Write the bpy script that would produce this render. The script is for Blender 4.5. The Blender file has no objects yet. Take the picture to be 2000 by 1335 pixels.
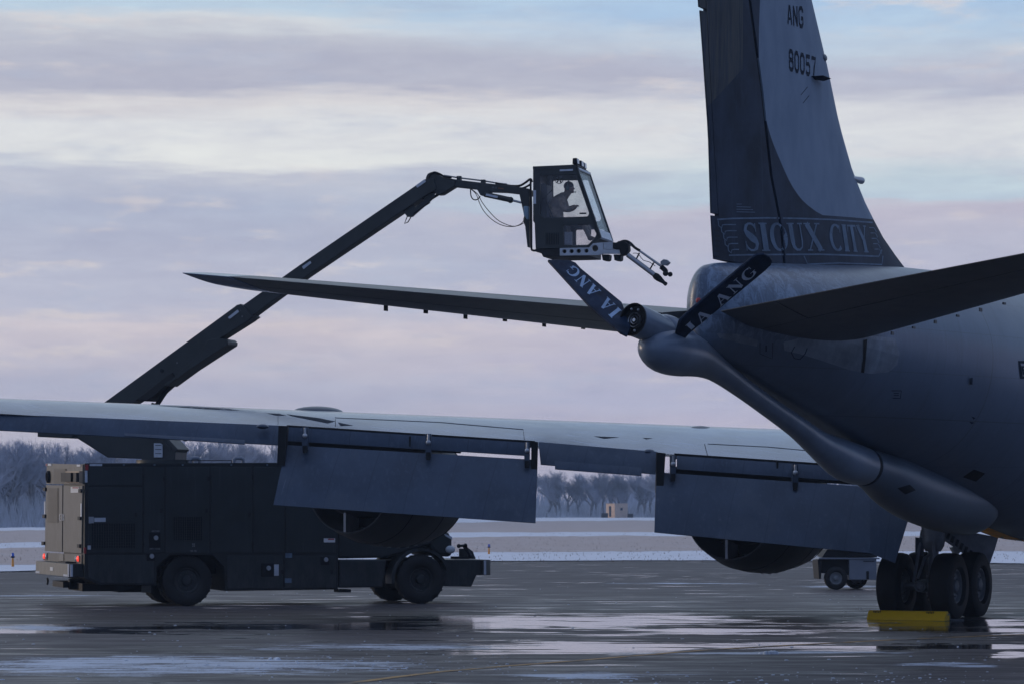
import bpy, bmesh, math, random
from mathutils import Vector, Matrix
from mathutils.geometry import tessellate_polygon
from mathutils.bvhtree import BVHTree
R = math.radians
PI = math.pi
random.seed(7)
SC = bpy.context.scene
COL = SC.collection

# ------------------------------------------------------------------ camera
FPX, U0, V0, CH = 6000.0, 1000.0, 990.0, 2.03      # focal length in photo pixels, horizon row, eye height
cam_d = bpy.data.cameras.new('camera'); cam = bpy.data.objects.new('camera', cam_d); COL.objects.link(cam)
cam.location = (0, 0, CH); cam.rotation_euler = (R(90), 0, 0)
cam_d.sensor_width = 36; cam_d.lens = 36 * FPX / 2000; cam_d.shift_y = (V0 - 667.5) / 2000
cam_d.clip_start = 0.5; cam_d.clip_end = 6000
cam_d.dof.use_dof = True; cam_d.dof.focus_distance = 47; cam_d.dof.aperture_fstop = 8
SC.camera = cam

# ------------------------------------------------------------------ world
W = bpy.data.worlds.new('World'); SC.world = W; W.use_nodes = True
NT = W.node_tree; NT.nodes.clear()
class G:
    """tiny node-graph helper"""
    def __init__(s, nt): s.nt = nt
    def n(s, t, **k):
        x = s.nt.nodes.new(t)
        for a, b in k.items(): setattr(x, a, b)
        return x
    def l(s, a, b): s.nt.links.new(a, b)
    def put(s, sock, v):
        if isinstance(v, bpy.types.NodeSocket): s.l(v, sock)
        else: sock.default_value = v
    def m(s, op, a, b=0.0, c=None, clamp=False):
        x = s.n('ShaderNodeMath', operation=op, use_clamp=clamp)
        s.put(x.inputs[0], a); s.put(x.inputs[1], b)
        if c is not None: s.put(x.inputs[2], c)
        return x.outputs[0]
    def mix(s, f, a, b, t='RGBA', blend='MIX'):
        x = s.n('ShaderNodeMix', data_type=t)
        if t == 'RGBA': x.blend_type = blend; i = (0, 6, 7); o = 2
        else: i = (0, 2, 3); o = 0
        s.put(x.inputs[i[0]], f)
        for k, v in ((i[1], a), (i[2], b)):
            if isinstance(v, tuple) and len(v) == 3: v = v + (1,)
            s.put(x.inputs[k], v)
        return x.outputs[o]
    def ramp(s, f, stops, ease='LINEAR'):
        x = s.n('ShaderNodeValToRGB'); cr = x.color_ramp; cr.interpolation = ease
        while len(cr.elements) < len(stops): cr.elements.new(0.5)
        for e, (p, c) in zip(cr.elements, stops):
            e.position = p
            if not isinstance(c, tuple): c = (c, c, c)
            e.color = c + (1,)
        s.put(x.inputs[0], f); return x.outputs[0]
    def sm(s, v, a, b):
        x = s.n('ShaderNodeMapRange', interpolation_type='SMOOTHSTEP')
        s.put(x.inputs[0], v); x.inputs[1].default_value = a; x.inputs[2].default_value = b
        return x.outputs[0]
    def xyz(s, a, b, c=0.0):
        x = s.n('ShaderNodeCombineXYZ')
        s.put(x.inputs[0], a); s.put(x.inputs[1], b); s.put(x.inputs[2], c); return x.outputs[0]
    def noise(s, vec, scale, detail=4, rough=0.5, dist=0.0):
        x = s.n('ShaderNodeTexNoise'); s.l(vec, x.inputs['Vector'])
        x.inputs['Scale'].default_value = scale; x.inputs['Detail'].default_value = detail
        x.inputs['Roughness'].default_value = rough; x.inputs['Distortion'].default_value = dist
        return x.outputs[0]
    def scale(s, vec, v):
        x = s.n('ShaderNodeVectorMath', operation='MULTIPLY'); s.l(vec, x.inputs[0]); x.inputs[1].default_value = v
        return x.outputs[0]
def srgb(r, g, b):
    f = lambda c: (c / 255 / 12.92) if c / 255 <= 0.04045 else ((c / 255 + 0.055) / 1.055) ** 2.4
    return (f(r), f(g), f(b))

SUN_AZ = -62.0        # degrees from straight ahead, negative = left
SUN_EL = 5.0
g = G(NT)
geo = g.n('ShaderNodeTexCoord'); sep = g.n('ShaderNodeSeparateXYZ'); g.l(geo.outputs['Generated'], sep.inputs[0])
dx, dy, dz = sep.outputs
hyp = g.m('SQRT', g.m('ADD', g.m('MULTIPLY', dx, dx), g.m('MULTIPLY', dy, dy)))
el = g.m('DIVIDE', dz, g.m('MAXIMUM', hyp, 0.02))
az = g.m('ARCTAN2', dx, dy)
wv = g.noise(g.xyz(g.m('MULTIPLY', az, 5.0), g.m('MULTIPLY', el, 40.0)), 1.0, 5, 0.55)
wv2 = g.noise(g.xyz(g.m('MULTIPLY', az, 16.0), g.m('MULTIPLY', el, 170.0), 3.0), 1.0, 5, 0.6)
ew = g.m('ADD', el, g.m('MULTIPLY', g.m('SUBTRACT', wv, 0.5), 0.020))
ew = g.m('ADD', ew, g.m('MULTIPLY', g.m('SUBTRACT', wv2, 0.5), 0.015))
ek = g.m('MULTIPLY', ew, 5.0, clamp=True)
E = lambda v: max(0.0, (990 - v) / 6000 * 5)
SB = 1.08
def stops(lst): return [(E(v), tuple(SB * c for c in srgb(*c3))) for v, c3 in sorted(lst, key=lambda t: -t[0])]
LFT = stops([(990, (192, 188, 203)), (850, (196, 191, 204)), (775, (183, 184, 203)), (700, (194, 190, 203)), (645, (207, 199, 206)),
             (600, (184, 186, 204)), (500, (179, 183, 202)), (400, (175, 182, 202)), (352, (188, 192, 206)), (325, (219, 221, 222)),
             (245, (217, 219, 222)), (205, (209, 207, 211)), (180, (178, 180, 196)), (120, (178, 181, 197)), (80, (187, 190, 202)),
             (45, (203, 208, 215)), (10, (184, 203, 220))])
RGT = stops([(990, (194, 188, 206)), (850, (198, 190, 207)), (780, (184, 185, 208)), (680, (192, 188, 206)), (600, (186, 185, 206)),
             (500, (181, 183, 202)), (430, (187, 184, 200)), (412, (192, 193, 206)), (398, (185, 201, 215)), (350, (193, 208, 217)),
             (300, (214, 217, 221)), (215, (209, 211, 217)), (180, (182, 185, 201)), (135, (182, 186, 203)), (100, (188, 200, 215)),
             (60, (180, 200, 221)), (10, (168, 194, 222))])
cl = g.ramp(ek, LFT); cr_ = g.ramp(ek, RGT)
lr = g.sm(g.m('ADD', az, g.m('MULTIPLY', g.m('SUBTRACT', wv, 0.5), 0.25)), -0.07, 0.09)
band = g.mix(lr, cl, cr_)
pk = g.sm(g.noise(g.xyz(g.m('MULTIPLY', az, 30.0), g.m('MULTIPLY', el, 125.0), 9.0), 1.0, 6, 0.6), 0.50, 0.72)
pk = g.m('MULTIPLY', pk, g.sm(g.noise(g.xyz(g.m('MULTIPLY', az, 5.0), g.m('MULTIPLY', el, 22.0), 5.0), 1.0, 3), 0.40, 0.62))
band = g.mix(g.m('MULTIPLY', pk, 0.65), band, tuple(SB * c for c in srgb(220, 211, 209)))
bl = g.sm(g.noise(g.xyz(g.m('MULTIPLY', az, 20.0), g.m('MULTIPLY', el, 85.0), 19.0), 1.0, 6, 0.6), 0.50, 0.75)
band = g.mix(g.m('MULTIPLY', bl, 0.40), band, tuple(SB * c for c in srgb(166, 178, 202)))
wf = g.noise(g.xyz(g.m('MULTIPLY', az, 55.0), g.m('MULTIPLY', el, 230.0), 31.0), 1.0, 7, 0.62, 0.4)
wg = g.noise(g.xyz(g.m('MULTIPLY', az, 16.0), g.m('MULTIPLY', el, 85.0), 44.0), 1.0, 6, 0.6, 0.6)
md = g.m('ADD', 1.0, g.m('ADD', g.m('MULTIPLY', g.m('SUBTRACT', wf, 0.5), 0.20), g.m('MULTIPLY', g.m('SUBTRACT', wg, 0.5), 0.34)))
md = g.mix(g.sm(el, 0.12, 0.30), md, 1.0, 'FLOAT')
band = g.mix(1.0, band, g.xyz(md, md, g.m('ADD', 0.35, g.m('MULTIPLY', md, 0.65))), blend='MULTIPLY')
# the Nishita sky overhead, with thin cloud drifting over it
sky = g.n('ShaderNodeTexSky', sky_type='NISHITA', sun_disc=False)
sky.sun_elevation = R(SUN_EL); sky.sun_rotation = R(SUN_AZ); sky.altitude = 300; sky.dust_density = 1.5
skyc = g.mix(1.0, sky.outputs[0], (0.10, 0.115, 0.165), blend='MULTIPLY')
zz = g.m('MAXIMUM', dz, 0.06)
cn = g.noise(g.xyz(g.m('DIVIDE', dx, zz), g.m('DIVIDE', dy, zz)), 0.9, 6, 0.55)
cover = g.sm(cn, 0.42, 0.66)
up = g.mix(g.m('ADD', 0.35, g.m('MULTIPLY', cover, 0.5)), skyc, (0.80, 0.88, 1.07))
# away from the lit side of the sky the clouds are dimmer and bluer (early morning)
sx, sy = math.sin(R(-28)), math.cos(R(-28))
dt = g.m('DIVIDE', g.m('ADD', g.m('MULTIPLY', dx, sx), g.m('MULTIPLY', dy, sy)), g.m('MAXIMUM', hyp, 0.02))
lit = g.sm(dt, -0.45, 0.80)
band = g.mix(lit, g.mix(1.0, band, (0.33, 0.43, 0.66), blend='MULTIPLY'), band)
up = g.mix(lit, g.mix(1.0, up, (0.52, 0.62, 0.84), blend='MULTIPLY'), up)
col = g.mix(g.sm(el, 0.17, 0.75), band, up)
below = g.sm(el, -0.02, 0.0)
col = g.mix(below, (0.16, 0.17, 0.19), col)
bg = g.n('ShaderNodeBackground'); g.l(col, bg.inputs[0]); bg.inputs[1].default_value = 1.0
wo = g.n('ShaderNodeOutputWorld'); g.l(bg.outputs[0], wo.inputs[0])

# ------------------------------------------------------------------ sun (low, behind cloud, ahead on the left)
sl = bpy.data.lights.new('sun', 'SUN'); so = bpy.data.objects.new('sun', sl); COL.objects.link(so)
sl.energy = 0.9; sl.angle = R(14); sl.color = (1.0, 0.80, 0.62)
sd = Vector((math.sin(R(SUN_AZ)) * math.cos(R(SUN_EL)), math.cos(R(SUN_AZ)) * math.cos(R(SUN_EL)), math.sin(R(SUN_EL))))
so.rotation_euler = sd.to_track_quat('Z', 'Y').to_euler(); so.location = (-30, 20, 30)

SC.view_settings.view_transform = 'Standard'; SC.view_settings.look = 'None'
SC.view_settings.exposure = 0.0; SC.view_settings.gamma = 1.0; SC.view_settings.use_curve_mapping = False
SC.render.engine = 'CYCLES'
SC.cycles.volume_bounces = 0; SC.cycles.max_bounces = 6; SC.cycles.transparent_max_bounces = 12

# ------------------------------------------------------------------ frames: a place's own axes
class Frame:
    def __init__(s, ox, oy, hx, hy, oz=0.0):
        n = math.hypot(hx, hy); s.o = (ox, oy, oz); s.f = (hx / n, hy / n); s.lf = (-hy / n, hx / n)
    def W(s, p):
        return Vector((s.o[0] + s.f[0] * p[0] + s.lf[0] * p[1], s.o[1] + s.f[1] * p[0] + s.lf[1] * p[1], s.o[2] + p[2]))
    def L(s, w):
        a, b = w[0] - s.o[0], w[1] - s.o[1]
        return Vector((a * s.f[0] + b * s.f[1], a * s.lf[0] + b * s.lf[1], w[2] - s.o[2]))
    def _z(s, v, Y): return CH + (V0 - v) * Y / FPX - s.o[2]
    def py(s, u, v, y=0.0):                     # line of sight meets the plane y = const
        k = (u - U0) / FPX
        x = (k * (s.o[1] + y * s.lf[1]) - (s.o[0] + y * s.lf[0])) / (s.f[0] - k * s.f[1])
        Y = s.o[1] + x * s.f[1] + y * s.lf[1]
        return Vector((x, y, s._z(v, Y)))
    def px(s, u, v, x=0.0):                     # ... the plane x = const
        k = (u - U0) / FPX
        y = (k * (s.o[1] + x * s.f[1]) - (s.o[0] + x * s.f[0])) / (s.lf[0] - k * s.lf[1])
        Y = s.o[1] + x * s.f[1] + y * s.lf[1]
        return Vector((x, y, s._z(v, Y)))
    def at(s, u, v, Y):                          # ... at a given distance
        return s.L(Vector(((u - U0) / FPX * Y, Y, CH + (V0 - v) * Y / FPX)))
    def empty(s, name):
        o = bpy.data.objects.new(name, None); COL.objects.link(o)
        o.location = s.o; o.rotation_euler = (0, 0, math.atan2(s.f[1], s.f[0])); o.empty_display_size = 0.5
        return o
WORLD = Frame(0, 0, 1, 0)
def ground_pt(u, v): Y = FPX * CH / (v - V0); return ((u - U0) / FPX * Y, Y)

def tag(o, label=None, cat=None, group=None, kind=None):
    if label: o['label'] = label
    if cat: o['category'] = cat
    if group: o['group'] = group
    if kind: o['kind'] = kind
    return o

# ------------------------------------------------------------------ mesh builder
class MB:
    def __init__(s): s.v = []; s.f = []
    def add(s, vs, fs):
        b = len(s.v); s.v += [tuple(p) for p in vs]; s.f += [tuple(b + i for i in q) for q in fs]; return s
    def box(s, c, d, rz=0.0, M=None):
        x, y, z = d[0] / 2, d[1] / 2, d[2] / 2
        vs = [Vector((a * x, b * y, e * z)) for e in (-1, 1) for b in (-1, 1) for a in (-1, 1)]
        Rm = Matrix.Rotation(rz, 3, 'Z') if M is None else M
        vs = [Rm @ p + Vector(c) for p in vs]
        return s.add(vs, [(0, 2, 3, 1), (4, 5, 7, 6), (0, 1, 5, 4), (2, 6, 7, 3), (0, 4, 6, 2), (1, 3, 7, 5)])
    def prism(s, A, B):                       # two matching outlines
        n = len(A); fs = [tuple(range(n))[::-1], tuple(range(n, 2 * n))]
        fs += [(i, (i + 1) % n, n + (i + 1) % n, n + i) for i in range(n)]
        return s.add(list(A) + list(B), fs)
    def plate(s, outer, holes, f0, f1):        # outline with holes, two sides given by functions of the 2-D point
        loops = [outer] + holes
        tri = tessellate_polygon([[Vector((p[0], p[1], 0)) for p in lp] for lp in loops])
        flat = [p for lp in loops for p in lp]; n = len(flat)
        fs = [tuple(t) for t in tri] + [tuple(n + i for i in t[::-1]) for t in tri]
        b = 0
        for lp in loops:
            m = len(lp)
            fs += [(b + i, b + (i + 1) % m, n + b + (i + 1) % m, n + b + i) for i in range(m)]; b += m
        return s.add([f0(p) for p in flat] + [f1(p) for p in flat], fs)
    def tube(s, pts, rad, n=8, cap=True, flat=1.0):
        pts = [Vector(p) for p in pts]; m = len(pts)
        if not hasattr(rad, '__len__'): rad = [rad] * m
        t0 = (pts[1] - pts[0]).normalized()
        up = Vector((0, 0, 1)) if abs(t0.z) < 0.95 else Vector((0, 1, 0))
        vs = []
        for i, p in enumerate(pts):
            t = ((pts[min(i + 1, m - 1)] - p).normalized() + (p - pts[max(i - 1, 0)]).normalized()).normalized()
            a = t.cross(up).normalized(); b = a.cross(t).normalized(); up = b
            for k in range(n):
                q = 2 * PI * k / n; vs.append(p + (a * math.cos(q) * flat + b * math.sin(q)) * rad[i])
        fs = [(i * n + k, i * n + (k + 1) % n, (i + 1) * n + (k + 1) % n, (i + 1) * n + k) for i in range(m - 1) for k in range(n)]
        if cap: fs += [tuple(range(n))[::-1], tuple(range((m - 1) * n, m * n))]
        return s.add(vs, fs)
    def lathe(s, prof, o, ax, n=32):            # prof: (along, radius)
        o = Vector(o); ax = Vector(ax).normalized()
        a = ax.cross(Vector((0, 0, 1)) if abs(ax.z) < 0.9 else Vector((1, 0, 0))).normalized(); b = ax.cross(a)
        vs = [o + ax * h + (a * math.cos(2 * PI * k / n) + b * math.sin(2 * PI * k / n)) * max(r, 1e-4) for h, r in prof for k in range(n)]
        fs = [(i * n + k, i * n + (k + 1) % n, (i + 1) * n + (k + 1) % n, (i + 1) * n + k) for i in range(len(prof) - 1) for k in range(n)]
        return s.add(vs, fs)
    def ball(s, c, r, n=10):
        if not hasattr(r, '__len__'): r = (r, r, r)
        vs, fs = [], []
        for i in range(n + 1):
            t = PI * i / n
            for k in range(n * 2):
                p = PI * k / n
                vs.append((c[0] + r[0] * math.sin(t) * math.cos(p), c[1] + r[1] * math.sin(t) * math.sin(p), c[2] + r[2] * math.cos(t)))
        for i in range(n):
            for k in range(n * 2):
                fs.append((i * 2 * n + k, (i + 1) * 2 * n + k, (i + 1) * 2 * n + (k + 1) % (2 * n), i * 2 * n + (k + 1) % (2 * n)))
        return s.add(vs, fs)
    def build(s, name, mat, parent=None, smooth=False, bevel=0.0, clean=True):
        me = bpy.data.meshes.new(name); me.from_pydata(s.v, [], s.f)
        if clean:
            bm = bmesh.new(); bm.from_mesh(me)
            bmesh.ops.remove_doubles(bm, verts=bm.verts, dist=1e-5)
            bmesh.ops.recalc_face_normals(bm, faces=bm.faces); bm.to_mesh(me); bm.free()
        me.materials.append(mat)
        if smooth:
            me.polygons.foreach_set('use_smooth', [True] * len(me.polygons))
            try: me.set_sharp_from_angle(angle=R(38))
            except Exception: pass
        o = bpy.data.objects.new(name, me); COL.objects.link(o); o.parent = parent
        if bevel:
            b = o.modifiers.new('bevel', 'BEVEL'); b.width = bevel; b.segments = 2; b.limit_method = 'ANGLE'; b.angle_limit = R(40)
        return o

# ------------------------------------------------------------------ materials
def pmat(name, col, rough=0.5, metal=0.0, spec=0.5, var=0.18, vs=2.5, bump=0.0, bs=30.0, streak=0.0, frost=0.0, emit=0.0, alt=None, sv=(6, 6, 0.5), rv=0.1):
    m = bpy.data.materials.new(name); m.use_nodes = True; nt = m.node_tree; q = G(nt)
    p = nt.nodes['Principled BSDF']; tc = q.n('ShaderNodeTexCoord'); O = tc.outputs['Object']
    base = tuple(c * (1 + var) for c in col); dark = tuple(c * (1 - var) for c in col)
    n1 = q.noise(O, vs, 5, 0.6)
    c = q.mix(q.sm(n1, 0.3, 0.7), dark, base)
    if alt: c = q.mix(q.sm(q.noise(O, vs * 0.4, 6, 0.65), 0.5, 0.62), c, alt)
    if streak:
        st = q.sm(q.noise(q.scale(O, sv), 2.0, 5, 0.65), 0.52, 0.72)
        c = q.mix(q.m('MULTIPLY', st, streak), c, tuple(min(1, x * 2.1 + 0.03) for x in col))
    if frost:
        ff = q.m('MULTIPLY', q.sm(q.noise(q.scale(O, (3, 3, 1.2)), 1.6, 8, 0.75), 0.47, 0.62), frost)
        c = q.mix(ff, c, (0.36, 0.40, 0.47))
    q.l(c, p.inputs['Base Color'])
    p.inputs['Roughness'].default_value = rough; p.inputs['Metallic'].default_value = metal
    if rv: q.l(q.m('ADD', rough - rv / 2, q.m('MULTIPLY', q.noise(O, vs * 2.3, 4), rv), clamp=True), p.inputs['Roughness'])
    p.inputs['Specular IOR Level'].default_value = spec
    if bump:
        b = q.n('ShaderNodeBump'); b.inputs['Strength'].default_value = bump; b.inputs['Distance'].default_value = 0.02
        q.l(q.noise(O, bs, 5, 0.6), b.inputs['Height']); q.l(b.outputs[0], p.inputs['Normal'])
    if emit:
        p.inputs['Emission Color'].default_value = col + (1,); p.inputs['Emission Strength'].default_value = emit
    return m
M = {}
M['plane'] = pmat('aircraft_grey_paint', (0.080, 0.102, 0.130), 0.36, var=0.10, vs=1.2, streak=0.10, bump=0.03, bs=6, spec=0.4)
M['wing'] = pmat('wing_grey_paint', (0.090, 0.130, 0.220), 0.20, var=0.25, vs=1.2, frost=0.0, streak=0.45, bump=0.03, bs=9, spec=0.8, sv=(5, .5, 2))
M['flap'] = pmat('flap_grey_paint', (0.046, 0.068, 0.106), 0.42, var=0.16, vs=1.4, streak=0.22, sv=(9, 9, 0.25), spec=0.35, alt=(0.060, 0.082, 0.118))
M['under'] = pmat('underside_grey_paint', (0.085, 0.090, 0.098), 0.5, var=0.14, vs=1.5, spec=0.3)
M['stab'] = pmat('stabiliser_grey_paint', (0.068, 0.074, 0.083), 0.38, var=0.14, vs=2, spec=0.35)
M['findark'] = None
M['text_blue'] = pmat('lettering_grey_blue', (0.130, 0.180, 0.240), 0.65, var=0.2, vs=5, spec=0.15)
M['text_dark'] = pmat('lettering_charcoal', (0.016, 0.024, 0.040), 0.75, var=0.1, spec=0.08)
M['text_white'] = pmat('lettering_white', (0.50, 0.57, 0.66), 0.7, var=0.08, vs=9)
M['black'] = pmat('black_recess', (0.012, 0.013, 0.015), 0.6, spec=0.2)
M['rubber'] = pmat('tyre_rubber', (0.018, 0.018, 0.019), 0.62, bump=0.25, bs=40, spec=0.3)
M['steel'] = pmat('bare_steel', (0.36, 0.37, 0.39), 0.38, metal=0.8, var=0.12)
M['alu'] = pmat('brushed_aluminium', (0.42, 0.44, 0.47), 0.42, metal=0.55, var=0.12, vs=5)
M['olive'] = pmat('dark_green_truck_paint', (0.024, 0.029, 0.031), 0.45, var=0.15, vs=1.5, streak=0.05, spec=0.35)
M['oliverear'] = pmat('truck_rear_olive_grey', (0.142, 0.128, 0.104), 0.5, var=0.10, vs=3, streak=0.07, spec=0.3)  # rear panels, lighter and browner than the truck's side colour
M['bumper'] = pmat('bumper_grey', (0.15, 0.142, 0.12), 0.5, var=0.12, vs=4)  # lighter than the olive bumper body it covers
M['boom'] = pmat('boom_dark_green_paint', (0.034, 0.038, 0.038), 0.45, var=0.15, vs=2, streak=0.05, spec=0.35)
M['reflect'] = pmat('silver_reflective_tape', (0.50, 0.53, 0.58), 0.4, var=0.08, vs=9)
M['white'] = pmat('white_sticker', (0.66, 0.66, 0.66), 0.5, var=0.05)
M['red'] = pmat('red_marking', (0.33, 0.03, 0.03), 0.4)
M['tail'] = pmat('lit_tail_lamp_red', (1.0, 0.07, 0.04), 0.3, var=0.05, emit=0.9)
M['lens'] = pmat('clear_lamp_lens', (0.55, 0.58, 0.60), 0.12, var=0.1, spec=0.8)
M['yellow'] = pmat('chock_yellow_paint', (1.0, 0.60, 0.005), 0.6, var=0.03, vs=7)
M['yellowline'] = pmat('worn_yellow_line', (0.36, 0.20, 0.05), 0.6, var=0.25, vs=3, alt=(0.10, 0.085, 0.07))
M['orange'] = pmat('aircraft_orange_stripe', (0.85, 0.40, 0.03), 0.45)
M['bluebox'] = pmat('pale_blue_canister', (0.20, 0.30, 0.38), 0.5)
M['conc'] = pmat('tan_shed_boards', (0.80, 0.52, 0.34), 0.8, var=0.12, vs=2)
M['conc2'] = pmat('grey_tan_shed_side', (0.56, 0.42, 0.32), 0.8, var=0.1)
M['cart'] = pmat('cart_pale_grey_paint', (0.19, 0.21, 0.25), 0.45, var=0.08)
M['marker'] = pmat('orange_marker_plastic', (0.70, 0.27, 0.03), 0.5)
M['bluelens'] = pmat('blue_lamp_glass', (0.04, 0.10, 0.42), 0.2)
M['bark'] = pmat('winter_bark', (0.17, 0.175, 0.195), 0.9, var=0.25, vs=2)
M['frosttwig'] = pmat('frosted_twigs', (0.34, 0.36, 0.43), 0.9, var=0.35, vs=0.25)
M['frostbrush'] = pmat('frosted_brush', (0.34, 0.36, 0.40), 0.9, var=0.35, vs=0.15)
M['metalbare'] = pmat('bare_metal_skin', (0.19, 0.23, 0.28), 0.34, metal=0.35, var=0.35, vs=2.0, streak=0.2, sv=(3, 3, .8))
M['jacket'] = pmat('tan_camouflage_jacket', (0.30, 0.22, 0.16), 0.9, var=0.25, vs=14, alt=(0.17, 0.15, 0.11))
M['skin'] = pmat('skin', (0.32, 0.18, 0.13), 0.55, var=0.06, rv=0)
M['cap'] = pmat('dark_watch_cap', (0.045, 0.038, 0.036), 0.9)
M['headset'] = pmat('green_headset', (0.05, 0.10, 0.085), 0.5)
M['seat'] = pmat('black_seat_vinyl', (0.03, 0.035, 0.045), 0.6)
M['snowlump'] = pmat('snow_crumbs', (0.62, 0.66, 0.72), 0.85)

def glass_mat(name, tint=(0.86, 0.90, 0.93), gl=0.10):
    m = bpy.data.materials.new(name); m.use_nodes = True; nt = m.node_tree; q = G(nt); nt.nodes.clear()
    t = q.n('ShaderNodeBsdfTransparent'); t.inputs[0].default_value = tint + (1,)
    s = q.n('ShaderNodeBsdfGlossy'); s.inputs['Roughness'].default_value = 0.05
    d = q.n('ShaderNodeBsdfDiffuse'); d.inputs[0].default_value = (0.5, 0.52, 0.55, 1)
    fr = q.n('ShaderNodeLayerWeight'); fr.inputs[0].default_value = 0.5
    a = q.n('ShaderNodeMixShader'); q.l(q.m('ADD', 0.03, q.m('MULTIPLY', q.m('POWER', fr.outputs['Facing'], 5.0), 0.5)), a.inputs[0]); q.l(t.outputs[0], a.inputs[1]); q.l(s.outputs[0], a.inputs[2])
    b = q.n('ShaderNodeMixShader'); tc = q.n('ShaderNodeTexCoord')
    q.l(q.m('MULTIPLY', q.sm(q.noise(tc.outputs['Object'], 3, 5, .6), 0.35, 0.8), gl), b.inputs[0])
    q.l(a.outputs[0], b.inputs[1]); q.l(d.outputs[0], b.inputs[2])
    o = q.n('ShaderNodeOutputMaterial'); q.l(b.outputs[0], o.inputs[0]); return m
M['glass'] = glass_mat('cab_side_glass', (0.95, 0.94, 0.93), 0.14)
M['glass_wind'] = glass_mat('cab_windscreen_glass', (0.90, 0.95, 0.99), 0.12)

# ------------------------------------------------------------------ ground materials
def ground_mat():
    m = bpy.data.materials.new('wet_icy_tarmac'); m.use_nodes = True; nt = m.node_tree; q = G(nt)
    p = nt.nodes['Principled BSDF']; tc = q.n('ShaderNodeTexCoord'); O = tc.outputs['Object']
    sp = q.n('ShaderNodeSeparateXYZ'); q.l(O, sp.inputs[0]); X, Y, Z = sp.outputs
    warp = q.noise(O, 0.22, 3); X2 = q.m('ADD', X, q.m('MULTIPLY', q.m('SUBTRACT', warp, 0.5), 3.0))
    Yw = q.m('ADD', Y, q.m('MULTIPLY', q.m('SUBTRACT', q.noise(O, 0.35, 5, 0.6), 0.5), 2.2))
    def blob(u, v, ru, rv_, soft=0.6):
        cx, cy = ground_pt(u, v); k = cy / FPX; rx = ru * k; ry = abs(ground_pt(u, v - rv_)[1] - cy)
        a = q.m('DIVIDE', q.m('SUBTRACT', X2, cx), rx); b = q.m('DIVIDE', q.m('SUBTRACT', Yw, cy), ry)
        d = q.m('SQRT', q.m('ADD', q.m('MULTIPLY', a, a), q.m('MULTIPLY', b, b)))
        return q.m('SUBTRACT', 1.0, q.sm(d, 1 - soft, 1 + soft * 0.6))
    def mx(lst):
        r = lst[0]
        for x in lst[1:]: r = q.m('MAXIMUM', r, x)
        return r
    # polished wet film: water lying on the tarmac
    st = q.noise(q.scale(O, (0.55, 1.1, 1)), 0.9, 7, 0.62, 0.6)
    st2 = q.noise(q.scale(O, (0.25, 2.2, 1)), 1.3, 6, 0.65, 0.4)
    wetreg = mx([blob(1120, 1212, 430, 17, .9), blob(1400, 1232, 240, 9, .9), blob(150, 1228, 420, 9), blob(1850, 1220, 230, 20, .9), blob(700, 1222, 520, 10), blob(1250, 1262, 600, 12, .9),
                 blob(1965, 1274, 60, 8), blob(1850, 1262, 260, 8, .9)])
    wet = q.m('ADD', q.m('MULTIPLY', wetreg, 0.52), q.m('MULTIPLY', q.m('SUBTRACT', st, 0.5), 1.8)); wet = q.m('ADD', wet, q.m('MULTIPLY', q.m('SUBTRACT', st2, 0.5), 1.5))
    wet = q.sm(wet, 0.24, 0.36)
    film = q.m('MULTIPLY', q.sm(q.m('ADD', q.m('MULTIPLY', st, .6), q.m('MULTIPLY', st2, .45)), 0.44, 0.66), q.m('SUBTRACT', 1.0, q.sm(Y, 60, 85)))
    wet = q.m('MAXIMUM', wet, q.m('MULTIPLY', film, 0.50))
    # thin ice and blown snow
    icereg = mx([blob(300, 1296, 520, 22, .7), blob(1150, 1318, 280, 8, .8), blob(1880, 1297, 110, 6, .5), blob(1500, 1274, 330, 4, .8),
                 blob(60, 1225, 200, 5, .8), blob(1330, 1138, 190, 1.2, .8), blob(1640, 1144, 140, 2.0, .8), blob(120, 1162, 190, 1.5, .9), blob(750, 1262, 330, 9, .9)])
    ic = q.noise(q.scale(O, (0.7, 1.5, 1)), 1.4, 9, 0.72, 0.5)
    fine = q.noise(q.scale(O, (3, 5, 1)), 5.0, 6, 0.7)
    ic2 = q.noise(q.scale(O, (0.30, 2.0, 1)), 1.6, 8, 0.7, 0.6)
    icev = q.m('ADD', q.m('MULTIPLY', icereg, 0.46), q.m('ADD', q.m('MULTIPLY', q.m('SUBTRACT', ic, 0.5), 1.3), q.m('MULTIPLY', q.m('SUBTRACT', fine, 0.5), 0.7)))
    icev = q.m('ADD', icev, q.m('MULTIPLY', q.m('SUBTRACT', ic2, 0.5), 1.1))
    ice = q.sm(icev, 0.24, 0.50)
    ice = q.m('MULTIPLY', ice, q.m('ADD', 0.22, q.m('MULTIPLY', icereg, 1.0), clamp=True))
    n1 = q.noise(q.scale(O, (0.10, 0.45, 1)), 1.0, 8, 0.65); n2 = q.noise(O, 9.0, 6, 0.7)
    c = q.mix(q.sm(n1, 0.3, 0.7), (0.060, 0.054, 0.055), (0.120, 0.110, 0.112))
    c = q.mix(q.m('MULTIPLY', q.sm(n2, 0.3, 0.8), 0.4), c, (0.13, 0.12, 0.12))
    c = q.mix(q.m('MULTIPLY', wet, 0.85), c, (0.018, 0.019, 0.023))
    tk = q.n('ShaderNodeTexWave', wave_type='BANDS', bands_direction='DIAGONAL'); q.l(q.scale(O, (.10, .35, 1)), tk.inputs['Vector']); tk.inputs['Scale'].default_value = 1.1; tk.inputs['Distortion'].default_value = 5; tk.inputs['Detail'].default_value = 3
    c = q.mix(q.m('MULTIPLY', q.sm(tk.outputs['Fac'], .80, .97), .45), c, (0.030, 0.028, 0.030))
    sp2 = q.sm(q.noise(q.scale(O, (1, 2, 1)), 14, 4, .8), .62, .74); c = q.mix(q.m('MULTIPLY', sp2, .35), c, (0.24, 0.25, 0.28))
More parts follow.
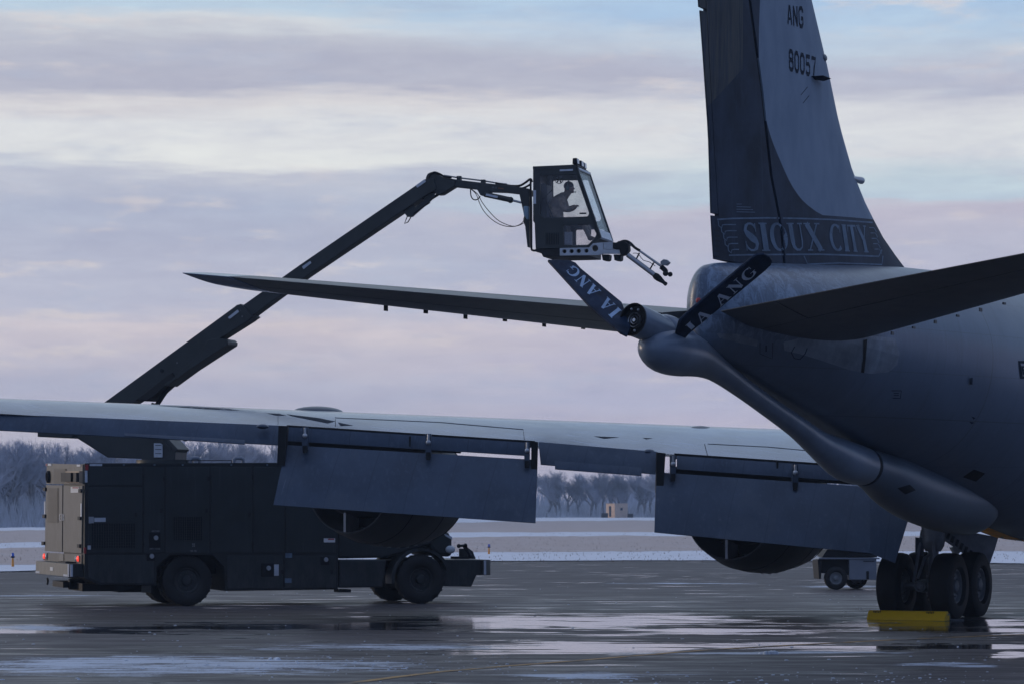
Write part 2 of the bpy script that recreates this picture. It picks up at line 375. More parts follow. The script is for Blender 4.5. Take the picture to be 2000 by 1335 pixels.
    # dark tar lines between the slabs
    sx_ = q.m('ABSOLUTE', q.m('SUBTRACT', q.m('FRACT', q.m('DIVIDE', q.m('ADD', Y, q.m('MULTIPLY', X, 0.18)), 7.6)), 0.5))
    c = q.mix(q.m('MULTIPLY', q.m('LESS_THAN', sx_, 0.006), 0.75), c, (0.012, 0.012, 0.013))
    c = q.mix(ice, c, (0.50, 0.56, 0.66))
    q.l(c, p.inputs['Base Color'])
    r = q.mix(wet, 0.62, 0.075, 'FLOAT'); r = q.mix(ice, r, 0.55, 'FLOAT'); q.l(r, p.inputs['Roughness'])
    s = q.mix(wet, 0.10, 0.55, 'FLOAT'); s = q.mix(ice, s, 0.25, 'FLOAT'); q.l(s, p.inputs['Specular IOR Level'])
    b = q.n('ShaderNodeBump'); b.inputs['Strength'].default_value = 0.35; b.inputs['Distance'].default_value = 0.012
    q.l(q.m('MULTIPLY', q.m('ADD', q.noise(O, 22, 6, 0.7), q.m('MULTIPLY', ice, 1.2)), q.m('SUBTRACT', 1.02, wet)), b.inputs['Height'])
    q.l(b.outputs[0], p.inputs['Normal']); return m
def snow_mat(name, grass=0.25):
    m = bpy.data.materials.new(name); m.use_nodes = True; nt = m.node_tree; q = G(nt)
    p = nt.nodes['Principled BSDF']; tc = q.n('ShaderNodeTexCoord'); O = tc.outputs['Object']
    n = q.noise(q.scale(O, (0.25, 0.9, 1)), 0.8, 8, 0.7); f = q.noise(q.scale(O, (1, 3, 1)), 2.5, 6, 0.7)
    k = q.sm(q.m('ADD', q.m('MULTIPLY', n, .7), q.m('MULTIPLY', f, .4)), 0.62 - grass * 0.28, 0.72 - grass * 0.20)
    c = q.mix(k, (0.72, 0.72, 0.76), (0.54, 0.45, 0.40)) if grass > 0.5 else q.mix(q.m('MULTIPLY', k, 0.35), (0.80, 0.82, 0.86), (0.45, 0.43, 0.43))
    q.l(c, p.inputs['Base Color']); p.inputs['Roughness'].default_value = 0.9; p.inputs['Specular IOR Level'].default_value = 0.1
    b = q.n('ShaderNodeBump'); b.inputs['Strength'].default_value = 0.5; b.inputs['Distance'].default_value = 0.1
    q.l(f, b.inputs['Height']); q.l(b.outputs[0], p.inputs['Normal']); return m

# ------------------------------------------------------------------ ground
def sheet(name, rows, mat, z):               # rows: lists of (x, y) near edge and far edge with equal counts
    mb = MB(); n = len(rows[0]); vs = [(x, y, z) for r_ in rows for x, y in r_]
    fs = [(j * n + i, j * n + i + 1, (j + 1) * n + i + 1, (j + 1) * n + i) for j in range(len(rows) - 1) for i in range(n - 1)]
    mb.add(vs, fs); o = mb.build(name, mat); tag(o, kind='structure')
    for pl in o.data.polygons:
        if pl.normal.z < 0: o.data.flip_normals(); break
    return o
sheet('ground', [[(-2500, -300), (2500, -300)], [(-2500, 4500), (2500, 4500)]], snow_mat('far_field_snow', 0.2), -0.02)
us = [-700, 0, 250, 500, 950, 1350, 1600, 2000, 2700]
rr_ = random.Random(21)
NR = 260
def row(vs_, amp=1.0):
    out = []; w1 = w2_ = 0.0
    for i in range(NR + 1):
        u = us[0] + (us[-1] - us[0]) * i / NR
        for a in range(len(us) - 1):
            if u <= us[a + 1] + 1e-6: break
        t = (u - us[a]) / (us[a + 1] - us[a]); v = vs_[a] + (vs_[a + 1] - vs_[a]) * t
        w1 = w1 * .85 + rr_.uniform(-.5, .5) * amp; w2_ = rr_.uniform(-.3, .3) * amp
        out.append(ground_pt(u, v + w1 + w2_))
    return out
edge = row([1150, 1116.5, 1109, 1102.5, 1095.5, 1094.5, 1095, 1100.5, 1118], .35)
near = [(-200 + 400 * i / NR, -20.0) for i in range(NR + 1)]
e2 = edge
sheet('tarmac', [near, e2], ground_mat(), 0.0)
rng = random.Random(3)
def wob(r_, a): return [(x, y * (1 + rng.uniform(-a, a))) for x, y in r_]
b1 = row([1120, 1103, 1098, 1088, 1078, 1076, 1075.5, 1076, 1080])
b2 = row([1080, 1070, 1066, 1058, 1048, 1046, 1046, 1048, 1050])
b3 = row([1066, 1060, 1056, 1048, 1039, 1037.5, 1037, 1037, 1038])
b4 = row([1042, 1036, 1034, 1026, 1018, 1016, 1016, 1016, 1016])
b5 = row([1036, 1030, 1028, 1021, 1010.5, 1010, 1010, 1010, 1010])
S1 = snow_mat('roadside_snow', 0.25); S2 = snow_mat('dry_winter_grass', 0.85)
sheet('snow_verge', [e2, b1], S1, 0.03)
sheet('grass_field', [b1, b2], S2, 0.035)
sheet('snow_strip', [b2, b3], S1, 0.03)
sheet('far_grass_field', [b3, b4], S2, 0.035)
sheet('far_snow_strip', [b4, b5], S1, 0.04)
# painted taxi line, curving
lp = [(560, 1352), (680, 1334), (760, 1323), (860, 1311), (1000, 1299), (1120, 1290), (1250, 1279), (1400, 1267), (1560, 1258), (1700, 1251), (1850, 1244), (2050, 1236)]
lw = [ground_pt(*p) for p in lp]; A_, B_ = [], []
for i, (x, y) in enumerate(lw):
    a = lw[max(i - 1, 0)]; b = lw[min(i + 1, len(lw) - 1)]; d = Vector((b[0] - a[0], b[1] - a[1])).normalized(); n_ = Vector((-d.y, d.x)) * 0.075
    A_.append((x - n_.x, y - n_.y)); B_.append((x + n_.x, y + n_.y))
sheet('painted_taxi_line', [A_, B_], M['yellowline'], 0.005)
# grass tufts standing on the verge: uncountable
mb = MB()
for i in range(3500):
    v = rng.uniform(1040, 1098); u = rng.uniform(-100, 2200); x, y = ground_pt(u, v)
    if 1046 < v < 1049: continue
    h = rng.uniform(0.04, 0.13); a = rng.uniform(-.06, .06); w = rng.uniform(.006, .02)
    mb.add([(x - w, y, .02), (x + w, y, .02), (x + a, y + .05, h)], [(0, 1, 2)])
tag(mb.build('dry_grass_tufts', pmat('dry_grass_blades', (0.17, 0.12, 0.085), 0.9, var=0.3, vs=.5), clean=False), 'dry brown grass tufts along the snowy verge', 'grass', kind='stuff')
# snow crumbs lying on the tarmac
mb = MB()
for i in range(620):
    if i < 110: u, v = rng.uniform(1050, 1950), rng.gauss(1325, 7)
    elif i < 300: u, v = rng.uniform(250, 1000), rng.gauss(1296, 9)
    else: u, v = rng.uniform(0, 2000), rng.uniform(1130, 1335)
    if v < 1120: continue
    x, y = ground_pt(u, v); s_ = rng.choice([.005, .007, .010, .016])
    mb.ball((x, y, s_ * .25), (s_ * rng.uniform(.8, 2), s_, s_ * .5), 3)
x, y = ground_pt(1502, 1276); 
for k in range(9): mb.ball((x + rng.uniform(-.12, .12), y + rng.uniform(-.1, .1), 0.0), (rng.uniform(.03, .07), .05, rng.uniform(.03, .055)), 4)
x, y = ground_pt(537, 1287); 
for k in range(7): mb.ball((x + rng.uniform(-.08, .08), y + rng.uniform(-.08, .08), 0.0), (rng.uniform(.02, .05), .04, rng.uniform(.02, .035)), 4)
tag(mb.build('snow_crumbs', M['snowlump'], clean=False), 'crumbs of snow scattered over the wet tarmac', 'snow', kind='stuff')

# ------------------------------------------------------------------ AIRCRAFT
TH = R(27)
AF = Frame(2.555, 39.0, math.sin(TH), math.cos(TH))
AC = AF.empty('tanker_aircraft')
tag(AC, 'grey tanker aircraft with a tail boom, parked on the wet tarmac', 'aircraft')

def interp(tab, x):
    if x <= tab[0][0]: return tab[0][1:]
    for (a, b) in zip(tab, tab[1:]):
        if x <= b[0]:
            t = (x - a[0]) / (b[0] - a[0]); t = t * t * (3 - 2 * t) if False else t
            return tuple(p + (q_ - p) * t for p, q_ in zip(a[1:], b[1:]))
    return tab[-1][1:]
# fuselage sections: s, bottom z, top z, half width
FUS = [(-0.45, 4.30, 4.80, 0.04), (-0.42, 4.12, 4.94, 0.12), (-0.34, 4.00, 5.03, 0.20), (-0.20, 3.96, 5.09, 0.28), (0.05, 3.93, 5.13, 0.36), (0.4, 3.87, 5.16, .46), (0.9, 3.77, 5.19, 0.58),
       (2.0, 3.53, 5.27, 0.80), (3.5, 3.23, 5.36, 1.03), (5.0, 2.96, 5.45, 1.22), (6.5, 2.68, 5.53, 1.40), (8.0, 2.36, 5.58, 1.55), (9.5, 2.02, 5.60, 1.67),
       (11.0, 1.72, 5.60, 1.76), (12.5, 1.50, 5.60, 1.81), (14.0, 1.43, 5.60, 1.83), (17, 1.40, 5.60, 1.83), (22, 1.40, 5.60, 1.83), (28, 1.40, 5.60, 1.83), (31, 1.45, 5.60, 1.83),
       (34, 1.65, 5.45, 1.62), (36, 1.95, 4.9, 1.25), (37.5, 2.35, 4.2, .75), (38.2, 2.8, 3.6, .25), (38.35, 3.1, 3.3, .02)]
mb = MB(); n = 56; ss = []
for a, b in zip(FUS, FUS[1:]):
    k = 3 if b[0] - a[0] > .5 else 2
    ss += [a[0] + (b[0] - a[0]) * i / k for i in range(k)]
ss.append(FUS[-1][0]); vs = []
for s_ in ss:
    zb, zt, w = interp(FUS, s_); zc = zb + (zt - zb) * 0.55
    for k in range(n):
        q_ = 2 * PI * k / n; c_, sn = math.cos(q_), math.sin(q_)
        hz = (zt - zc) if sn > 0 else (zc - zb)
        vs.append((s_, w * c_, zc + hz * sn))
fs = [(i * n + k, i * n + (k + 1) % n, (i + 1) * n + (k + 1) % n, (i + 1) * n + k) for i in range(len(ss) - 1) for k in range(n)]
fs += [tuple(range(n)), tuple(range((len(ss) - 1) * n, len(ss) * n))]
mb.add(vs, fs)
# fuselage paint: frosty near the tail, thin ring joints further forward
def fus_mat():
    m = pmat('fuselage_grey_paint', (0.085, 0.118, 0.168), 0.34, var=0.10, vs=.9, streak=0.12, sv=(4, 1, .5), bump=0.03, bs=5, spec=0.45)
    nt = m.node_tree; q = G(nt); p = nt.nodes['Principled BSDF']; src = p.inputs['Base Color'].links[0].from_socket
    tc = q.n('ShaderNodeTexCoord'); O = tc.outputs['Object']; sp = q.n('ShaderNodeSeparateXYZ'); q.l(O, sp.inputs[0]); X, Y, Z = sp.outputs
    c = src
    gx = q.m('ABSOLUTE', q.m('SUBTRACT', q.m('FRACT', q.m('DIVIDE', X, 0.51)), 0.5)); c = q.mix(q.m('MULTIPLY', q.m('LESS_THAN', gx, 0.012), .22), c, (0.03, 0.035, 0.045))
    for zl in (2.55, 3.85, 4.45, 4.95):
        c = q.mix(q.m('MULTIPLY', q.m('LESS_THAN', q.m('ABSOLUTE', q.m('SUBTRACT', Z, q.m('ADD', zl, q.m('MULTIPLY', X, .01)))), 0.006), .35), c, (0.03, 0.035, 0.045))
    pt = q.n('ShaderNodeTexVoronoi', feature='F1', distance='CHEBYCHEV'); q.l(q.scale(O, (.9, .01, 1.1)), pt.inputs['Vector']); pt.inputs['Scale'].default_value = 1.0
    sc_ = q.n('ShaderNodeSeparateColor'); q.l(pt.outputs['Color'], sc_.inputs[0]); c = q.mix(q.m('MULTIPLY', sc_.outputs[0], .16), c, (0.14, 0.17, 0.22))
    gr = q.sm(q.noise(q.scale(O, (3.0, 1, .35)), 1.6, 7, .7), .52, .72); c = q.mix(q.m('MULTIPLY', gr, .35), c, (0.045, 0.06, 0.085))
    for s_ in (9.35, 9.75, 10.15, 10.9, 12.1, 6.9):
        d = q.m('LESS_THAN', q.m('ABSOLUTE', q.m('SUBTRACT', X, s_)), 0.011); c = q.mix(q.m('MULTIPLY', d, .6), c, (0.03, 0.035, 0.045))
    d = q.m('LESS_THAN', q.m('ABSOLUTE', q.m('SUBTRACT', Z, 3.28)), 0.007); c = q.mix(q.m('MULTIPLY', d, .5), c, (0.03, 0.035, 0.045))
    # frost crust: strongest on the tail cone
    fr = q.m('MULTIPLY', q.sm(q.noise(q.scale(O, (2.2, 3.5, 1.4)), 2.4, 9, 0.78, 1.2), 0.44, 0.60), q.m('SUBTRACT', 1.0, q.sm(X, 1.2, 5.0)))
    fr = q.m('MULTIPLY', fr, q.sm(Z, 4.0, 4.4)); c = q.mix(q.m('MULTIPLY', fr, .8), c, (0.22, 0.29, 0.38))
    dk = q.m('MULTIPLY', q.sm(q.noise(q.scale(O, (6, 6, 1.0)), 2.0, 8, 0.75, .8), 0.54, 0.64), q.m('SUBTRACT', 1.0, q.sm(X, 1.2, 4.0)))
    dk = q.m('MULTIPLY', dk, q.sm(Z, 4.0, 4.5)); c = q.mix(q.m('MULTIPLY', dk, .6), c, (0.03, 0.05, 0.09))
    q.l(c, p.inputs['Base Color']); return m
M['fus'] = fus_mat()
M['hubgrey'] = pmat('wheel_hub_grey', (0.20, 0.21, 0.22), .45, var=.15, vs=8)
M['strut'] = pmat('gear_strut_grey', (0.36, 0.38, 0.42), .4, metal=.3, var=.2, vs=4)
def flap_detail(m):
    nt = m.node_tree; q = G(nt); p = nt.nodes['Principled BSDF']; c = p.inputs['Base Color'].links[0].from_socket
    tc = q.n('ShaderNodeTexCoord'); O = tc.outputs['Object']; sp = q.n('ShaderNodeSeparateXYZ'); q.l(O, sp.inputs[0]); X, Y, Z = sp.outputs
    gy = q.m('ABSOLUTE', q.m('SUBTRACT', q.m('FRACT', q.m('DIVIDE', Y, 0.62)), 0.5)); c = q.mix(q.m('MULTIPLY', q.m('LESS_THAN', gy, 0.009), .45), c, (0.02, 0.03, 0.05))
    d = q.m('MULTIPLY', q.sm(q.noise(q.xyz(q.m('MULTIPLY', Y, 34.0), q.m('MULTIPLY', Z, .9)), 1.0, 4, .6), .66, .72), q.sm(q.noise(q.xyz(q.m('MULTIPLY', Y, 1.3), q.m('MULTIPLY', Z, .6), 4.0), 1.0, 3), .48, .60))
    c = q.mix(q.m('MULTIPLY', d, .75), c, (0.20, 0.25, 0.33))
    sm_ = q.m('MULTIPLY', q.sm(q.noise(q.scale(O, (2, 2, 2)), 4.0, 8, .8), .54, .66), q.sm(q.noise(q.scale(O, (1, 1.4, 2.2)), 1.2, 2), .55, .66))
    c = q.mix(q.m('MULTIPLY', sm_, .5), c, (0.12, 0.155, 0.21)); q.l(c, p.inputs['Base Color'])
flap_detail(M['flap'])
def truck_dirt(m):
    nt = m.node_tree; q = G(nt); p = nt.nodes['Principled BSDF']; c = p.inputs['Base Color'].links[0].from_socket
    tc = q.n('ShaderNodeTexCoord'); O = tc.outputs['Object']; sp = q.n('ShaderNodeSeparateXYZ'); q.l(O, sp.inputs[0]); X, Y, Z = sp.outputs
    lo = q.m('SUBTRACT', 1.0, q.sm(Z, .35, 1.5)); n = q.sm(q.noise(q.scale(O, (3, 3, 1)), 1.8, 8, .7), .38, .66)
    c = q.mix(q.m('MULTIPLY', q.m('MULTIPLY', lo, n), .55), c, (0.075, 0.073, 0.072))
    rn = q.sm(q.noise(q.scale(O, (11, 11, .5)), 1.0, 5, .65), .56, .70); c = q.mix(q.m('MULTIPLY', rn, .22), c, (0.07, 0.075, 0.08)); q.l(c, p.inputs['Base Color'])
truck_dirt(M['olive'])
fus = mb.build('fuselage', M['fus'], AC, smooth=True)

# --- fin and rudder: outline seen from the side, symmetric airfoil thickness
FLE = [(1767, 525), (1728.6, 474), (1692, 405), (1664, 336), (1637.6, 243), (1615, 133), (1583.6, 0)]
le = [AF.py(u, v, 0) for u, v in FLE]; LE = [(p.z, p.x) for p in le]
k = (LE[-1][1] - LE[-2][1]) / (LE[-1][0] - LE[-2][0]); LE += [(12.2, LE[-1][1] + k * (12.2 - LE[-1][0]) * .98), (12.55, LE[-1][1] + k * (12.55 - LE[-1][0]) - .25)]
te = [AF.py(u, v, 0) for u, v in [(1394, 506), (1389, 429), (1384, 260), (1373, 100), (1367.5, 26)]]
TE = [(p.z, p.x) for p in te]; k = (TE[-1][1] - TE[0][1]) / (TE[-1][0] - TE[0][0])
HG = [(p.z, p.x) for p in [AF.py(u, v, -0.12) for u, v in [(1529.5, 512), (1524, 437), (1508, 344), (1491.8, 178), (1469.5, 0)]]]
kh = (HG[-1][1] - HG[0][1]) / (HG[-1][0] - HG[0][0])
TE.append((12.5, TE[0][1] + k * (12.5 - TE[0][0]))); HG.append((12.5, HG[0][1] + kh * (12.5 - HG[0][0])))
TB = [(p.z, p.x) for p in [AF.py(u, v, -0.04) for u, v in [(1405.5, 423), (1383, 24)]]]
def lin(tab, z):
    if z <= tab[0][0]:
        a, b = tab[0], tab[1]
    elif z >= tab[-1][0]: a, b = tab[-2], tab[-1]
    else:
        for a, b in zip(tab, tab[1:]):
            if z <= b[0]: break
    return a[1] + (b[1] - a[1]) * (z - a[0]) / (b[0] - a[0])
def fin_t(s_, z):
    t, l_ = lin(TE, z), lin(LE, z)
    if z < 5.3: l_ = max(l_, lin(LE, 5.3))
    x = min(max((s_ - t) / (l_ - t), 0), 1); T = 0.045 * (l_ - t)
    return 0.012 + T * (1.35 * x * (1 - x) + 0.55 * math.sqrt(max(1 - x, 0)) * x ** .9)
def fin_part(name, fa, fb, z0, z1, mat, nx=10, dz_=0.22, parent=AC, xa=0.0, xb=0.0):
    mb = MB(); nz = max(2, int((z1 - z0) / dz_)); vs = []; N = nx + 1
    for j in range(nz + 1):
        z = z0 + (z1 - z0) * j / nz; a, b = fa(z) + xa, fb(z) + xb
        for sd_ in (-1, 1):
            for i in range(N):
                t = i / nx; x = a + (b - a) * t; vs.append((x, sd_ * fin_t(x, z), z))
    W2 = 2 * N; fs = []
    for j in range(nz):
        for i in range(nx):
            o = j * W2 + i; fs.append((o, o + 1, o + 1 + W2, o + W2)); o += N; fs.append((o, o + W2, o + 1 + W2, o + 1))
        for e in (0, nx):
            o = j * W2 + e; fs.append((o, o + N, o + N + W2, o + W2))
    for j in (0, nz):
        for i in range(nx): o = j * W2 + i; fs.append((o, o + 1, o + 1 + N, o + N))
    mb.add(vs, fs); return mb.build(name, mat, parent, smooth=True)
def fin_mat(name, rudder=False):
    """dark blue-grey tail with the light panel ahead of a sweeping curve"""
    m = pmat(name, (0.028, 0.038, 0.058), 0.62, var=0.35, vs=1.4, streak=0.20, sv=(5, 5, .45), spec=0.12)
    nt = m.node_tree; q = G(nt); p = nt.nodes['Principled BSDF']; c = p.inputs['Base Color'].links[0].from_socket
    tc = q.n('ShaderNodeTexCoord'); O = tc.outputs['Object']; sp = q.n('ShaderNodeSeparateXYZ'); q.l(O, sp.inputs[0]); X, Y, Z = sp.outputs
    sc = q.sm(q.noise(q.scale(O, (1.2, 1, 2.2)), 1.5, 8, .7, 1.5), .5, .7); c = q.mix(q.m('MULTIPLY', sc, .22), c, (0.055, 0.075, 0.11))
    if not rudder:
        cur = [(p_.z, p_.x) for p_ in [AF.py(u, v, -0.17) for u, v in [(1607, 420), (1593, 412), (1558, 376), (1530, 316), (1506, 243), (1493, 162), (1490.5, 81), (1493, 0)]]]
        fc = q.n('ShaderNodeFloatCurve'); cv = fc.mapping.curves[0]; z0, z1, x0, x1 = 5.6, 12.6, 1.0, 7.0
        pts = [((z - z0) / (z1 - z0), (x - x0) / (x1 - x0)) for z, x in cur] + [(1.0, (cur[-1][1] + .5 - x0) / (x1 - x0))]
        while len(cv.points) < len(pts): cv.points.new(.5, .5)
        for cp, pt in zip(cv.points, pts): cp.location = pt; cp.handle_type = 'AUTO_CLAMPED'
        fc.mapping.update(); q.put(fc.inputs[0], 1.0); q.l(q.m('DIVIDE', q.m('SUBTRACT', Z, z0), z1 - z0), fc.inputs[1])
        bx = q.m('ADD', q.m('MULTIPLY', fc.outputs[0], x1 - x0), x0)
        pa, pb = AF.py(1607, 420.5, -.17), AF.py(1698, 427.5, -.10); kb = (pb.z - pa.z) / (pb.x - pa.x); zb_ = pa.z - kb * pa.x
        light = q.m('GREATER_THAN', q.m('SUBTRACT', X, bx), 0.0)
        light = q.m('MULTIPLY', light, q.m('GREATER_THAN', q.m('SUBTRACT', Z, q.m('MULTIPLY', X, kb)), zb_))
        lc = q.mix(q.sm(q.noise(q.scale(O, (2, 2, 1)), 1.3, 6, .6), .3, .7), (0.185, 0.235, 0.300), (0.230, 0.285, 0.355))
        c = q.mix(light, c, lc)
    else:
        # tan worn patch high on the rudder, streaked
        zz_ = q.m('SUBTRACT', Z, q.m('MULTIPLY', X, 0.62))
        on = q.m('MULTIPLY', q.m('GREATER_THAN', zz_, AF.py(1394, 200, -.05).z - AF.py(1394, 200, -.05).x * .62), q.m('LESS_THAN', X, AF.py(1452, 60, -.1).x))
        stn = q.sm(q.noise(q.scale(O, (16, 8, 1.1)), 1.0, 7, .7), .40, .62)
        c = q.mix(q.m('MULTIPLY', on, q.m('ADD', .25, q.m('MULTIPLY', stn, .75))), c, (0.085, 0.084, 0.078))
    q.l(c, p.inputs['Base Color']); return m
M['fin'] = fin_mat('fin_two_tone_paint'); M['rud'] = fin_mat('rudder_blue_paint', True)
zf0 = 4.95
fin = fin_part('vertical_fin', lambda z: lin(HG, z), lambda z: lin(LE, max(z, 5.52)), 5.05, 12.55, M['fin'], 16)
zr0 = AF.py(1394, 506, 0).z; zt0, zt1 = TB[0][0], TB[1][0]
rud_lo = fin_part('rudder', lambda z: lin(TE, z), lambda z: lin(HG, z), zr0, zt0 - .001, M['rud'], 8, xb=-.085)
rud_hi = fin_part('rudder_upper', lambda z: lin(TB, z), lambda z: lin(HG, z), zt0 + .001, 12.4, M['rud'], 8, xb=-.085)
rud_hi.name = 'rudder_main_panel'
tab = fin_part('rudder_tab', lambda z: lin(TE, z), lambda z: lin(TB, z), zt0 + .03, zt1, M['rud'], 3, xb=-.015)
tab2 = fin_part('rudder_tab', lambda z: lin(TE, z) - .03, lambda z: lin(TB, z), zt1 + .04, 12.2, M['rud'], 3, xb=-.015)
# black filler that paints in the shade of the rudder hinge gap
fin_part('rudder_hinge_gap_shade', lambda z: lin(HG, z) - .09, lambda z: lin(HG, z) - .002, zr0 + .02, 12.3, M['black'], 2, .4).scale = (1, .8, 1)
# small fittings on the leading edge
mb = MB(); p = AF.py(1611, 115, 0); mb.ball((p.x - .10, 0, p.z), (0.13, 0.06, 0.06), 8); mb.build('lamp_housing', M['plane'], AC, True)
p = AF.py(1609, 155, -.15); mb = MB(); mb.prism([(p.x - .35, -.10, p.z), (p.x + .12, -.10, p.z - .01), (p.x - .2, -.10, p.z - .03)], [(p.x - .28, -.25, p.z + .01), (p.x + .03, -.25, p.z + .005), (p.x - .20, -.24, p.z - .0)])
mb.build('blade_antenna', M['text_dark'], AC)
p = AF.py(1678, 352, 0); mb = MB(); mb.lathe([(-.3, 0.0), (-.3, .035), (0, .045), (0.02, .05), (.10, .05), (.11, .025), (.06, .02)], (p.x, 0, p.z), (1, 0, 0), 14); mb.build('pitot_probe', M['alu'], AC, True)

# --- raycast decals ---------------------------------------------------------------
def bvh_of(objs, fr):
    V, F = [], []
    for o in objs:
        b = len(V); V += [fr.W(v.co) for v in o.data.vertices]; F += [tuple(b + i for i in p_.vertices) for p_ in o.data.polygons]
    return BVHTree.FromPolygons(V, F)
CAMP = Vector((0, 0, CH))
def decal(polys, objs, fr, mat, name, parent, off=0.006, maxlen=9.0):
    """polys: outlines as seen in the photograph, wrapped on the real surface they are painted on"""
    tree = bvh_of(objs, fr); bm = bmesh.new()
    for li, pl in enumerate(polys):
        b2_ = bmesh.new(); vv = [b2_.verts.new((x, y, 0)) for x, y in pl]; b2_.faces.new(vv)
        bmesh.ops.triangulate(b2_, faces=b2_.faces[:])
        for it in range(6):
            le_ = [e for e in b2_.edges if e.calc_length() > maxlen]
            if not le_: break
            bmesh.ops.subdivide_edges(b2_, edges=le_, cuts=1); bmesh.ops.triangulate(b2_, faces=b2_.faces[:])
        mp = {}
        for v in b2_.verts:
            d = Vector(((v.co.x - U0) / FPX, 1.0, (V0 - v.co.y) / FPX)).normalized()
            h, nrm, ix, ds = tree.ray_cast(CAMP, d)
            if h is None: mp[v] = None; continue
            if nrm.dot(d) > 0: nrm = -nrm
            mp[v] = bm.verts.new(fr.L(h + nrm * (off * .6 + 0.0003 * (li % 9))))
        for f in b2_.faces:
            q_ = [mp[v] for v in f.verts]
            if None in q_ or len(set(q_)) < 3: continue
            zs = [fr.W(x.co).y for x in q_]
            if max(zs) - min(zs) > 2.5: continue
            bm.faces.new(q_)
        b2_.free()
    me = bpy.data.meshes.new(name); bm.to_mesh(me); bm.free(); me.materials.append(mat)
    o = bpy.data.objects.new(name, me); COL.objects.link(o); o.parent = parent; return o
def ribbon(pts):                               # (x, y, w) -> outline quads
    out = []; n = len(pts); side = []
    for i in range(n):
        a = pts[max(i - 1, 0)]; b = pts[min(i + 1, n - 1)]
        dx_, dy_ = b[0] - a[0], b[1] - a[1]; L_ = math.hypot(dx_, dy_) or 1
        nx_, ny_ = -dy_ / L_ * pts[i][2] / 2, dx_ / L_ * pts[i][2] / 2
        side.append(((pts[i][0] + nx_, pts[i][1] + ny_), (pts[i][0] - nx_, pts[i][1] - ny_)))
    L_ = [a for a, b in side]; R_ = [b for a, b in side][::-1]
    return L_ + R_
def arc(cx, cy, rx, ry, a0, a1, tk, tn, n=14):
    r_ = []
    for i in range(n + 1):
        a = R(a0 + (a1 - a0) * i / n); r_.append((cx + rx * math.cos(a), cy + ry * math.sin(a), tn + (tk - tn) * abs(math.cos(a)) ** 1.5))
    return r_
def SER(c):                                    # serif capitals in a unit box, y up
    T, t = 0.25, 0.075
    bar = lambda x0, x1, y, w=0.05: [(x0, y, w), (x1, y, w)]
    L_ = {
     'S': [[(0.86, .80, t * 1.2), (.78, .90, t * 1.3), (.62, .965, t), (.42, .965, t), (.24, .88, .14), (.16, .74, .20), (.26, .62, .25), (.52, .49, .30), (.78, .37, .26), (.86, .25, .20), (.78, .11, .15), (.60, .035, t), (.38, .035, t), (.20, .12, t * 1.2), (.10, .24, t)], [(.86, .98, .05), (.86, .68, .05)], [(.10, .36, .05), (.10, .02, .05)]],
     'I': [[(.5, .02, T * 1.3), (.5, .98, T * 1.3)], bar(.1, .9, .975), bar(.1, .9, .025)],
     'O': [arc(.5, .5, .39, .465, 0, 360, T, t, 28)],
     'U': [[(.24, .98, T), (.24, .34, T), (.28, .16, .18), (.42, .05, .10), (.60, .04, t), (.76, .14, t), (.81, .34, t), (.81, .98, t)], bar(.02, .46, .975), bar(.66, .96, .975)],
     'X': [[(.18, .98, T), (.84, .02, T)], [(.82, .98, t), (.16, .02, t)], bar(.0, .40, .975), bar(.66, .98, .975), bar(.02, .34, .025), bar(.62, 1.02, .025)],
     'C': [arc(.55, .5, .42, .465, 50, 312, T, t, 22), [(.87, .98, .05), (.87, .68, .05)]],
     'T': [[(.5, .02, T), (.5, .96, T)], bar(.02, .98, .965, .07), [(.05, .96, .05), (.02, .74, .03)], [(.95, .96, .05), (.98, .74, .03)], bar(.28, .72, .025)],
     'Y': [[(.16, .98, T * .9), (.52, .46, T * .9)], [(.86, .98, t), (.54, .46, t)], [(.52, .50, T), (.52, .02, T)], bar(.0, .36, .975), bar(.70, 1.0, .975), bar(.30, .74, .025)],
     'A': [[(.46, .98, t), (.12, .02, t)], [(.48, .98, T), (.82, .02, T)], bar(.26, .70, .34, .06), bar(.0, .30, .025), bar(.62, 1.02, .025)],
     'N': [[(.18, .02, t), (.18, .98, t)], [(.16, .98, T), (.82, .04, T)], [(.84, .98, t), (.84, .02, t)], bar(.0, .30, .975), bar(.68, 1.0, .975), bar(.02, .36, .025)],
     'G': [arc(.52, .5, .42, .465, 55, 330, T, t, 22), [(.84, .98, .05), (.84, .70, .05)], [(.84, .40, .14), (.84, .08, .14)], bar(.60, 1.0, .40)]}
    return L_[c]
